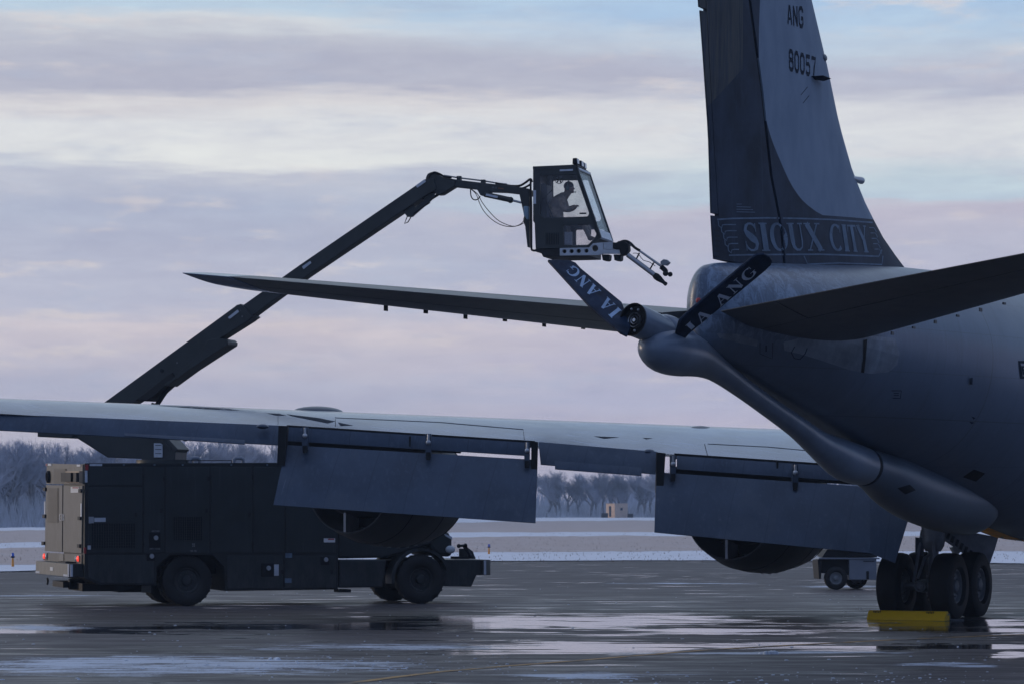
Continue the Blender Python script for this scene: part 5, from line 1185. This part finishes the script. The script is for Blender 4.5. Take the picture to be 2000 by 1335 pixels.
# --- operator's cab ------------------------------------------------------------------
YC = -.55
def cplate(name, pts, y0, y1, mat, parent=None, holes=None, bevel=0.0): return bplate(name, pts, y0, y1, mat, parent or cab, bevel, holes, ref=YC)
def rrect(pts, r_=3):                             # soften window corners
    out = []; n = len(pts)
    for i in range(n):
        a, b, c_ = Vector(pts[i - 1]), Vector(pts[i]), Vector(pts[(i + 1) % n]); d1 = (a - b).normalized(); d2 = (c_ - b).normalized()
        for t in (0, .5, 1):
            p_ = (b + d1 * r_) * (1 - t) ** 2 + b * 2 * t * (1 - t) + (b + d2 * r_) * t * t; out.append((p_.x, p_.y))
    return out
cabout = [(1041, 327), (1122, 323.5), (1127, 330), (1172, 463.5), (1155, 476), (1145, 484), (1046, 486), (1044, 436), (1041, 432)]
w1 = rrect([(1054.5, 342.5), (1124, 341.5), (1150.5, 417), (1148, 423), (1062, 426), (1055.5, 420)], 2.5)
w2 = rrect([(1100, 440), (1155, 439), (1165, 457), (1161, 466), (1146, 480), (1100, 479.5)], 2.5)
cab = bplate('operator_cab', cabout, YC, YC + .045, M['boom'], TK, .006, [w1, w2], ref=YC)
cplate('cab_side_frame', cabout, -YC - .045, -YC, M['boom'], holes=[w1, w2])
cplate('window_pane', w1, YC + .015, YC + .022, M['glass']); cplate('window_pane', w2, YC + .015, YC + .022, M['glass'])
cplate('window_pane', w1, -YC - .022, -YC - .015, M['glass']); cplate('window_pane', w2, -YC - .022, -YC - .015, M['glass'])
cplate('cab_roof', [(1041, 325.5), (1122, 322), (1126, 326), (1124, 329), (1041, 331)], YC - .01, -YC + .01, M['boom'])
cplate('cab_floor', [(1046, 480), (1150, 478), (1146, 486), (1046, 486)], YC + .046, -YC - .046, M['boom'])
cplate('cab_back_wall', [(1041, 331), (1045, 331), (1049, 480), (1046, 480), (1044, 436), (1041, 432)], YC + .046, -YC - .046, M['boom'])
cplate('windscreen', [(1126.5, 333), (1129, 333), (1167, 447), (1164.5, 447)], YC + .05, -YC - .05, M['glass_wind'])
for ya, yb in ((YC - .0, YC + .05), (-YC - .05, -YC)):
    cplate('windscreen_pillar', [(1122.5, 327), (1128, 327), (1174, 462), (1168, 464)], ya, yb, M['boom'])
cplate('windscreen_sill', [(1164, 446), (1168, 447), (1174, 463.5), (1171, 466), (1169, 460)], YC + .05, -YC - .05, M['reflect'])
cplate('windscreen_head', [(1121, 324), (1128, 326), (1130, 333), (1127, 334), (1123, 329)], YC + .0, -YC, M['boom'])
cplate('head_tape', [(1128, 327), (1129, 327), (1130, 330), (1129.4, 331)], YC + .08, -YC - .08, M['reflect'])
cplate('cab_nose', [(1172, 463.5), (1174, 463), (1160, 476), (1146, 484), (1145, 484)], YC, -YC, M['boom'])
cplate('reflective_tape', [(1093.5, 331.5), (1119, 330.5), (1119, 334), (1093.5, 335)], YC - .012, YC - .001, M['reflect'])
cplate('reflective_tape', rect(1042, 372, 1047, 398.5), YC - .012, YC - .001, M['reflect'])
cplate('cab_base', [(1044, 486), (1150, 484.5), (1150, 500), (1060, 502), (1056, 494), (1046, 492)], YC + .03, -YC - .03, M['rubber'], bevel=.01)
for i in range(8): cplate('vent_slot', rect(1066 + i * 3.4, 455, 1067.2 + i * 3.4, 478), YC - .008, YC - .001, M['black'])
def circ(u, v, r_, n=18): return [(u + r_ * math.cos(2 * PI * k / n), v + r_ * math.sin(2 * PI * k / n)) for k in range(n)]
cplate('nozzle_arm_rail', [(1095, 485.5), (1152, 484), (1160, 476), (1180, 474), (1180, 488), (1212, 488.5), (1212, 496.5), (1180, 496.5), (1170, 499), (1095, 500)], YC - .07, YC - .002, M['alu'],
       holes=[circ(1104, 491.7, 4), circ(1118, 491.4, 4), circ(1132, 491, 4), circ(1147, 490.6, 4), circ(1163.5, 485.8, 6.4, 22)], bevel=.004)
cplate('rail_box', [(1181, 474), (1199, 473.5), (1199, 487.5), (1181, 487.5)], YC - .07, YC + .25, M['alu'])
for u in (1176, 1199): cplate('floodlight', [(u, 497.5), (u + 15, 497.5), (u + 14, 508), (u + 10, 510), (u + 2, 509)], YC - .05, YC + .2, M['black'], bevel=.01)
cplate('nozzle_motor', [(1199, 474), (1206, 475), (1210, 472), (1222, 472), (1229, 477), (1230, 490), (1222, 499), (1214, 500), (1212, 488), (1199, 487)], YC - .12, YC + .12, M['black'], bevel=.025)
def cc(u, v, y=YC): return conv(bp(u, v, y))
mb = MB(); mb.tube([cc(1226, 498), cc(1281, 539)], .05, 14); mb.build('nozzle_barrel', M['steel'], cab, True)
mb = MB(); mb.lathe([(0, .055), (.05, .07), (.12, .065), (.25, .035), (.30, .042), (.32, .03), (.32, .001)], cc(1278, 537), cc(1303, 557) - cc(1278, 537), 14); mb.build('nozzle_tip', M['black'], cab, True)
mb = MB(); mb.tube([cc(1230, 477), cc(1245, 487), cc(1270, 505), cc(1292, 521)], .022, 8); mb.tube([cc(1234, 479, YC + .06), cc(1290, 518, YC + .06)], .018, 8)
mb.build('nozzle_support_rod', M['steel'], cab, True)
mb = MB(); mb.tube([cc(1249, 494), cc(1243, 506)], .016, 6); mb.tube([cc(1277, 513), cc(1269, 527)], .016, 6); mb.build('nozzle_bracket', M['black'], cab, True)
cable('spray_hose', [(1206, 476), (1216, 471.5), (1224, 471.5), (1232, 476), (1240, 484), (1250, 490)], .028, YC)
cable('nozzle_cable', [(1236, 495), (1246, 496), (1256, 508), (1268, 512), (1280, 520)], .007, YC)
cplate('nozzle_lamp_head', [(1291, 512), (1297, 507), (1304, 508), (1309, 513), (1303, 519), (1292, 518)], YC - .08, YC + .08, M['hubgrey'], bevel=.008)
mb = MB(); mb.lathe([(0, .001), (0, .05), (.10, .05), (.16, .035), (.16, .001)], cc(1291, 521), cc(1310, 537) - cc(1291, 521), 12); mb.ball(cc(1300, 534), .06, 6); mb.ball(cc(1309, 536), .05, 6); mb.build('nozzle_camera', M['black'], cab, True)
# work lights on the roof
cplate('light_bar', [(1115, 321), (1126, 321), (1127, 324.5), (1116, 324)], YC + .05, -YC - .3, M['black'])
for du, yy in ((0, YC + .18), (9.5, -.05), (16, .22)):
    p0 = (1120.5 + du, 308 + du * .13)
    o = bplate('work_light', [(p0[0], p0[1]), (p0[0] + 8, p0[1] - .5), (p0[0] + 9, p0[1] + 11), (p0[0] - .5, p0[1] + 11.5)], YC - .08, YC + .08, M['black'], cab, .01, ref=YC)
    dv = conv((0, yy - YC, 0)) - conv((0, 0, 0)); 
    for v_ in o.data.vertices: v_.co += dv - (conv(((yy - YC) * .259 / .966 * 1.0, 0, 0)) - conv((0, 0, 0)))
    o2 = bplate('work_light_lens', [(p0[0] + 8, p0[1] + .5), (p0[0] + 9.2, p0[1] + .5), (p0[0] + 10, p0[1] + 10.5), (p0[0] + 9, p0[1] + 10.5)], YC - .07, YC + .07, M['lens'], o, ref=YC)
    for v_ in o2.data.vertices: v_.co += dv - (conv(((yy - YC) * .259 / .966 * 1.0, 0, 0)) - conv((0, 0, 0)))
# inside
st = bplate('operator_seat', [(1060, 362), (1068, 360), (1073, 364), (1074, 395), (1078, 424), (1108, 430), (1108, 440), (1070, 440), (1060, 420)], -.22, .24, M['seat'], cab, .03, ref=0)
bplate('control_column', [(1082, 440), (1110, 440), (1110, 478), (1082, 478)], -.15, .2, M['seat'], cab, ref=0)
bplate('interior_pillar', [(1047, 332), (1053, 332), (1054, 424), (1047, 424)], .40, .49, M['boom'], cab, ref=YC + .0)
cplate('document_box', rect(1102, 453, 1116, 478), YC + .03, YC + .10, M['cart'])
fanf = conv(bp(1092, 351, -.2)); axf = conv((0, -1, 0)) - conv((0, 0, 0))
mb = MB(); P = [fanf + (conv((math.cos(2 * PI * k / 20) * .085, 0, math.sin(2 * PI * k / 20) * .085)) - conv((0, 0, 0))) for k in range(21)]
mb.tube(P, .007, 6, cap=False)
for k in range(5):
    a = 2 * PI * k / 5; q_ = lambda r_, b: fanf + (conv((math.cos(b) * r_, .01, math.sin(b) * r_)) - conv((0, 0, 0)))
    mb.prism([q_(.01, a), q_(.075, a + .0), q_(.075, a + .55), q_(.03, a + .5)], [x + axf * .006 for x in (q_(.01, a), q_(.075, a), q_(.075, a + .55), q_(.03, a + .5))])
mb.ball(fanf, .02, 5); mb.tube([fanf, fanf + (conv((0, 0, .13)) - conv((0, 0, 0)))], .008, 5); mb.build('cab_fan', M['black'], cab, True)
mb = MB(); mb.tube([cc(1078, 372, -.3), cc(1060, 390, -.3)], .01, 6); mb.tube([cc(1066, 392, YC + .04), cc(1080, 424, YC + .04)], .012, 6); mb.build('grab_bar', M['black'], cab, True)
mb = MB(); mb.tube([cc(1131, 342, YC + .2), cc(1142, 368, YC + .22), cc(1152, 400, YC + .12), cc(1163, 428, YC + .1)], .012, 6); mb.build('windscreen_wiper', M['black'], cab, True)
cplate('instruction_label', rect(1131.5, 415.5, 1145, 418.5), YC + .008, YC + .014, M['text_dark'])

# ------------------------------------------------------------------ PERSON in the cab
PF = BF
def person():
    root = BF.empty('person'); root.location = BF.W(bp(1088, 440, 0)); base = bp(1088, 440, 0)
    tag(root, 'person in a tan jacket, dark cap and headset seated in the raised cab, leaning forward', 'person')
    P = lambda u, v, y=0.0: bp(u, v, y) - base
    def skin(name, pts, edges, rad, mat, parent, sub=2):
        me = bpy.data.meshes.new(name); me.from_pydata([tuple(p_) for p_ in pts], edges, []); o = bpy.data.objects.new(name, me); COL.objects.link(o); o.parent = parent
        md = o.modifiers.new('skin', 'SKIN'); md.use_smooth_shade = True
        if not me.skin_vertices: bpy.context.view_layer.update()
        for sv, r_ in zip(me.skin_vertices[0].data, rad): sv.radius = (r_, r_) if not hasattr(r_, '__len__') else r_
        me.skin_vertices[0].data[0].use_root = True
        sb = o.modifiers.new('sub', 'SUBSURF'); sb.levels = sub; sb.render_levels = sub; me.materials.append(mat); return o
    # body: pelvis, spine, neck, head; arms with hands; legs with feet
    V_ = [P(1084, 429), P(1083, 415), P(1086, 401), P(1092, 390), P(1101, 384), P(1107, 380), P(1110, 374), P(1111, 366)]
    rad = [.165, .18, .19, .165, .105, .072, .085, .088]; E_ = [(i, i + 1) for i in range(7)]
    def add(chain, rs_, frm):
        i0 = len(V_); prev = frm
        for p_, r_ in zip(chain, rs_): V_.append(p_); rad.append(r_); E_.append((prev, len(V_) - 1)); prev = len(V_) - 1
        return prev
    for sg_ in (-1, 1):
        y = sg_ * .19; du = 0 if sg_ < 0 else 5
        w_ = add([P(1097 + du * .3, 391, y), P(1099 + du, 402, y * 1.2), P(1103 + du, 411, y * 1.2), P(1111 + du, 408.5, y), P(1117 + du, 406, y * .7)], [.10, .085, .07, .062, .046], 3)
        h_ = add([P(1121 + du, 404, y * .65)], [.046], w_)
        for f in range(4):
            yy = y * .65 + (f - 1.5) * .02; ln = (.9, 1.05, 1.0, .8)[f]
            add([P(1123 + du, 402 - .6 * ln, yy), P(1125 + du, 402.2 - .3 * ln, yy), P(1125.2 + du, 404.6, yy)], [.012, .011, .009], h_)
        add([P(1121.5 + du, 402.0, y * .65 - sg_ * .03), P(1123.0 + du, 400.4, y * .6)], [.013, .010], h_)
        k_ = add([P(1094, 432, sg_ * .1), P(1118, 435, sg_ * .15), P(1141 + sg_ * 2, 437 - sg_, sg_ * .17)], [.10, .082, .062], 0)
        f_ = add([P(1148 + sg_ * 3, 449, sg_ * .17), P(1154 + sg_ * 4 - (8 if sg_ > 0 else 0), 463, sg_ * .16), P(1160 - (9 if sg_ > 0 else 0), 467, sg_ * .16), P(1167 - (10 if sg_ > 0 else 0), 469, sg_ * .16)], [.055, .042, .042, .034], k_)
    body_ = skin('body', V_, E_, rad, M['jacket'], root)
    # head with a face
    c_ = P(1111.5, 368)
    mb = MB(); mb.ball(c_, (.098, .078, .122), 12)
    mb.ball(c_ + Vector((.095, 0, -.012)), (.026, .014, .022), 6)          # nose
    mb.ball(c_ + Vector((.072, 0, -.072)), (.034, .035, .030), 6)          # chin and mouth
    mb.ball(c_ + Vector((.086, 0, -.047)), (.014, .024, .008), 5)
    for sg_ in (-1, 1): mb.ball(c_ + Vector((.082, sg_ * .032, .018)), (.012, .014, .009), 5); mb.ball(c_ + Vector((-.005, sg_ * .08, 0)), (.02, .01, .03), 5)
    mb.build('head', M['skin'], root, True)
    mb = MB(); mb.ball(c_ + Vector((-.008, 0, .045)), (.104, .088, .095), 10); mb.build('knitted_cap', M['cap'], root, True)
    mb = MB()
    for sg_ in (-1, 1): mb.lathe([(0, .001), (0, .038), (.03, .042), (.035, .001)], c_ + Vector((-.01, sg_ * .075, -.008)), (0, sg_, 0), 14)
    mb.tube([c_ + Vector((-.01, math.cos(R(a)) * .10, math.sin(R(a)) * .15 + .0)) for a in range(0, 181, 15)], .009, 6)
    mb.tube([c_ + Vector((-.01, -.10, -.03)), c_ + Vector((.06, -.09, -.09)), c_ + Vector((.13, -.03, -.085))], .005, 5); mb.ball(c_ + Vector((.135, -.02, -.083)), .014, 5)
    mb.build('headset', M['headset'], root, True)
    mb = MB(); mb.tube([P(1098, 384, -.1), P(1103, 382, -.08), P(1108, 382, 0), P(1103, 382, .08), P(1098, 384, .1)], .035, 8); mb.build('jacket_collar', M['jacket'], root, True)
    for sg_ in (-1, 1):
        pass
    return root
person()

# ------------------------------------------------------------------ SERVICE CART beyond the wing
GY = FPX * CH / (1150 - V0)
GF = Frame((1640 - U0) / FPX * GY, GY + .2, math.sin(R(87)), math.cos(R(87)))
gc = GF.empty('service_cart'); tag(gc, 'pale grey wheeled service cart standing behind the aircraft wheels', 'cart')
def gq(name, pts, y0, y1, mat, parent=gc, bevel=.01):
    A = [GF.py(u, v, -.5) for u, v in pts]; mb = MB(); mb.prism([(p_.x, y0, p_.z) for p_ in A], [(p_.x, y1, p_.z) for p_ in A]); return mb.build(name, mat, parent, bevel=bevel)
gq('cart_body', [(1659, 1091), (1712, 1091), (1712, 1131), (1659, 1131)], -.5, .5, M['cart'])
gq('cart_deck', [(1600, 1088), (1718, 1088), (1718, 1091), (1598, 1091)], -.52, .52, M['cart'])
gq('cart_roof', [(1622, 1067), (1714, 1076), (1714, 1079), (1621, 1071)], -.5, .5, M['cart'])
gq('cart_windows', [(1616, 1072), (1714, 1079), (1714, 1087), (1606, 1087)], -.46, .46, M['black'])
gq('cart_nose', [(1597, 1092), (1606, 1092), (1604, 1129), (1600, 1130)], -.48, .40, M['rubber'])
gq('cart_wheel_well', [(1604, 1092), (1659, 1092), (1659, 1122), (1606, 1118)], -.40, .45, M['black'])
gq('cart_vent', rect(1692, 1114, 1697, 1130), -.52, -.50, M['black'])
gq('panel_seam', rect(1686, 1094, 1708, 1095.5), -.515, -.50, M['black'])
for u, y in ((1632, -.42), (1672, .45)):
    p_ = GF.py(u, 1130, y); wheel(gc, (p_.x, y, .285), .285, .2, (0, -1, 0), M['hubgrey'], 'wheel', .55, dish=.2)

# ------------------------------------------------------------------ TAXIWAY LAMPS
for i, (u, v, hh, lab) in enumerate(((955, 1082, .46, 'small blue taxiway lamp on an orange stem, beyond the truck front bumper'), (25, 1107, .50, 'small blue taxiway lamp on an orange stem, behind the rear of the truck'), )):
    x, y = ground_pt(u, v); o = bpy.data.objects.new('taxiway_lamp', None); COL.objects.link(o); o.location = (x, y, 0)
    tag(o, lab, 'lamp', 'blue taxiway lamps on the verge')
    mb = MB(); mb.lathe([(0, .055), (.03, .05), (hh * .62, .032), (hh * .64, .001)], (0, 0, 0), (0, 0, 1), 12); mb.build('stem', M['marker'], o, True)
    mb = MB(); mb.lathe([(hh * .64, .02), (hh * .68, .07), (hh * .74, .075), (hh * .76, .05), (hh * .76, .001)], (0, 0, 0), (0, 0, 1), 12); mb.build('lamp_base', M['text_dark'], o, True)
    mb = MB(); mb.lathe([(hh * .76, .05), (hh * .92, .05), (hh * .99, .03), (hh, .001)], (0, 0, 0), (0, 0, 1), 12); mb.build('lens', M['bluelens'], o, True)

# ------------------------------------------------------------------ SHED
sx0, sy0 = ground_pt(1205, 1010.2); SF = Frame(sx0, sy0, math.cos(R(28)), math.sin(R(28)))
sh = SF.empty('shed'); tag(sh, 'small tan boarded shed with a flat roof in front of the far trees', 'shed')
kx = sy0 / FPX; w_ = 36 * kx; h_ = 27.5 * kx
mb = MB(); mb.box((0, 0, h_ / 2), (w_ * .80, w_ * .95, h_)); mb.build('walls', M['conc2'], sh)
mb = MB(); mb.box((0, 0, h_ + .04), (w_ * .84, w_ * .99, .1)); mb.build('roof', M['conc2'], sh)
for i in range(9): mb = MB(); mb.box((-w_ * .4 + w_ * .8 * (i + .5) / 9, -w_ * .475 - .02, h_ / 2), (w_ * .8 / 9 - .04, .04, h_ - .06)); mb.build('board', M['conc2'], sh)
for i in range(5): mb = MB(); mb.box((-w_ * .4 - .02, -w_ * .475 + w_ * .95 * (i + .5) / 5, h_ / 2), (.04, w_ * .95 / 5 - .05, h_ - .06)); mb.build('board', M['conc'], sh)
mb = MB(); mb.box((-w_ * .4 - .05, 0.1, h_ * .46), (.06, .8, h_ * .75)); mb.build('door', M['text_dark'], sh)
mb = MB(); mb.box((w_ * .0, -w_ * .475 - .06, h_ * .62), (.5, .06, .5)); mb.build('window', M['text_dark'], sh)
for (u, v, w2_, h2, lab) in ((1181, 1007, 1.3, .8, 'low dark crate left of the tan shed'), (1231, 1008, 1.1, .7, 'low dark crate right of the tan shed')):
    x, y = ground_pt(u, 1010.3); mb = MB(); mb.box((0, 0, h2 / 2), (w2_, .9, h2)); mb.box((0, 0, h2 + .04), (w2_ * 1.05, .95, .08)); mb.box((0, -.46, h2 * .5), (w2_ * .7, .05, h2 * .5))
    o = mb.build('crate', M['rubber']); o.location = (x, y, 0.05); tag(o, lab, 'crate', 'dark crates beside the shed')

# ------------------------------------------------------------------ TREES
def tree_mesh(seed, H, spread=1.0, levels=5, frost=False, bushy=4):
    rg = random.Random(seed); trunk, crown = MB(), MB()
    def seg(mb, a, b, ra, rb, n=3):
        d = (b - a).normalized(); s_ = d.cross(Vector((.3, .9, .1))).normalized(); t_ = d.cross(s_)
        vs = [a + (s_ * math.cos(2 * PI * k / n) + t_ * math.sin(2 * PI * k / n)) * ra for k in range(n)] + [b + (s_ * math.cos(2 * PI * k / n) + t_ * math.sin(2 * PI * k / n)) * rb for k in range(n)]
        mb.add(vs, [(k, (k + 1) % n, n + (k + 1) % n, n + k) for k in range(n)])
    def grow(p_, d, L_, r_, lv):
        mb = trunk if lv >= levels - 1 else crown; n = 5 if lv >= levels - 1 else 3; q_ = p_; dd = d
        if lv <= 1: r_ *= .72
        ns = 3 if lv > 0 else 2
        for i in range(ns):
            dd = (dd + Vector((rg.uniform(-.22, .22), rg.uniform(-.22, .22), rg.uniform(-.05, .16)))).normalized(); e_ = q_ + dd * L_ / ns
            seg(mb, q_, e_, r_ * (1 - .3 * i / ns), r_ * (1 - .3 * (i + 1) / ns), n); q_ = e_
            if lv > 0 and i >= (1 if lv == levels else 0):
                for k in range(rg.choice([1, 1, 2]) if lv > 1 else rg.choice([1, 2])):
                    a = rg.uniform(0, 2 * PI); o_ = Vector((math.cos(a), math.sin(a), rg.uniform(.1, .7))) * spread
                    grow(q_, (dd * .8 + o_ * .75).normalized(), L_ * rg.uniform(.5, .72), r_ * .52, lv - 1)
        if lv > 0:
            for k in range(2):
                a = rg.uniform(0, 2 * PI); o_ = Vector((math.cos(a), math.sin(a), .5)); grow(q_, (dd + o_ * .5).normalized(), L_ * rg.uniform(.55, .75), r_ * .62, lv - 1)
    grow(Vector((0, 0, -.1)), Vector((0, 0, 1)), H * .30, H * .022, levels)
    return trunk, crown
variants = []
for sd_, sp_, lv in ((11, 1.0, 5), (23, .8, 5), (37, 1.2, 5), (41, .7, 5), (59, 1.0, 5)):
    t_, c_ = tree_mesh(sd_, 10.0, sp_, lv); hh = max(v[2] for v in c_.v)
    to = t_.build('trunk', M['bark'], None, clean=False); co = c_.build('crown', M['frosttwig'], None, clean=False)
    for o in (to, co): COL.objects.unlink(o)
    variants.append((to.data, co.data, hh)); bpy.data.objects.remove(to); bpy.data.objects.remove(co)
tr = random.Random(5)
kinds = ['spreading frosted bare tree', 'slim frosted bare tree', 'broad low-branched bare tree', 'narrow upright bare tree', 'open-crowned bare tree']
def tree(u, vbase, vtop, vi, lab, grp):
    x, y = ground_pt(u, vbase); H = (V0 - vtop) * y / FPX + CH; mt, mc, hh = variants[vi]; k = H / hh
    o = bpy.data.objects.new('bare_tree', None); COL.objects.link(o); o.location = (x, y, 0); o.rotation_euler.z = tr.uniform(0, 6.28); o.scale = (k * tr.uniform(1.0, 1.5),) * 2 + (k,)
    tag(o, (kinds[vi].replace('bare tree', 'bare tree') + ' ' + lab) if lab.startswith('in ') else lab, 'tree', grp)
    for nm, me in (('trunk', mt), ('crown', mc)):
        c_ = bpy.data.objects.new(nm, me); COL.objects.link(c_); c_.parent = o
gap = [(1098, 914, 2), (1150, 921, 1), (1068, 925, 4), (1178, 914, 0), (1212, 922, 4), (1245, 918, 2), (1272, 914, 1), (1130, 930, 3), (1085, 932, 1), (1110, 927, 0), (1165, 931, 2), (1195, 926, 3), (1228, 930, 2), (1258, 927, 3)]
gl = ['broad bare tree right of the outboard flap', 'slim pale bare tree left of the shed', 'bare tree partly hidden by the outboard flap edge', 'tall forked bare tree rising just left above the shed',
      'bare tree directly behind the shed', 'spreading bare tree right of the shed', 'bare tree beside the inboard flap edge', 'low bare tree far left of the shed', 'small slender bare tree near the outboard flap edge', 'short bare tree in the middle of the gap under the aileron tab', 'low wide bare tree left of the shed', 'narrow bare tree touching the left edge of the shed', 'low broad bare tree right of the shed and crate', 'narrow bare tree near the inboard flap edge']
for (u, vt, vi), lab in zip(gap, gl): tree(u, 1009.2, vt, vi, lab, 'bare trees behind the tan shed')
for i in range(44):
    u = -260 + i * 19.5 + tr.uniform(-9, 9); d_ = tr.choice([0, 1, 2]); vb = (1029, 1025, 1021)[d_] - max(0, u) * .012
    tree(u, vb, tr.uniform(842, 882) + (4 if u > 330 else 0), tr.randrange(5), 'in the dense tree belt behind the truck', 'frosted trees in the belt behind the truck')
for i in range(14):
    u = 560 + i * 36 + tr.uniform(-8, 8); tree(u, tr.choice([1011, 1009]), tr.uniform(890, 925), tr.randrange(5), 'in the tree belt behind the wing flaps', 'bare trees in the belt behind the wing')
for u, vt, vi in ((1463, 842, 2), (1492, 837, 0)):
    tree(u, 1009.5, vt, vi, 'tree top showing above the wing left of the boom, ' + ('left one' if u < 1480 else 'right one'), 'tree tops above the wing')
for i in range(20):
    u = 1300 + i * 42 + tr.uniform(-12, 12); tree(u, tr.choice([1010, 1008.5]), tr.uniform(880, 930), tr.randrange(5), 'in the tree belt beyond the aircraft', 'bare trees beyond the aircraft')
# frosted brush at the foot of the trees and the far wood behind
mb = MB(); bg_ = random.Random(8)
for i in range(26000):
    u = bg_.uniform(-500, 2500); t = bg_.random()
    if u < 560: vb = 1030 - max(0, u) * .012 - t * 12; ht = bg_.uniform(1.0, 4.2) * (.5 + t * 1.3)
    else: vb = 1010.0 - t * 4; ht = bg_.uniform(.6, 3.4) * (.5 + t * 1.3)
    x, y = ground_pt(u, vb); a = bg_.uniform(-.35, .35) * ht; w = bg_.uniform(.025, .07) * (1 + y / 600)
    mb.add([(x - w, y, 0), (x + w, y, 0), (x + a, y + bg_.uniform(-.3, .3), ht)], [(0, 1, 2)])
tag(mb.build('frosted_brush', M['frostbrush'], clean=False), 'low frosted brush and reeds at the foot of the trees', 'brush', kind='stuff')
mb = MB()
for i in range(22000):
    u = bg_.uniform(-900, 2900); y = bg_.uniform(760, 1100) if u > 560 else bg_.uniform(400, 560); x = (u - U0) / FPX * y
    hmax = (11 + 3 * math.sin(u * .021) + 2 * math.sin(u * .083)) if u > 560 else (11.5 + 2 * math.sin(u * .03))
    ht = hmax * bg_.uniform(.35, 1.0); a = bg_.uniform(-.25, .25) * ht; w = bg_.uniform(.05, .16) * (1 if u > 560 else .6)
    mb.add([(x - w, y, 0), (x + w, y, 0), (x + a, y, ht)], [(0, 1, 2)])
tag(mb.build('far_wood', M['frosttwig'], clean=False), 'far off wood reading as one grey mass behind the nearer trees', 'wood', kind='stuff')

# ------------------------------------------------------------------ HAZE: winter air
mb = MB(); mb.box((0, 580, 11.5), (2600, 1240, 28)); hz = mb.build('haze', bpy.data.materials.new('winter_haze')); tag(hz, 'thin cold winter haze over the airfield', 'haze', kind='stuff')
hm = hz.data.materials[0]; hm.use_nodes = True; hn = hm.node_tree; hn.nodes.clear()
pv = hn.nodes.new('ShaderNodeVolumePrincipled'); pv.inputs['Density'].default_value = 0.00042; pv.inputs['Color'].default_value = (0.62, 0.78, 1.0, 1); pv.inputs['Anisotropy'].default_value = 0.0
ho = hn.nodes.new('ShaderNodeOutputMaterial'); hn.links.new(pv.outputs[0], ho.inputs['Volume'])
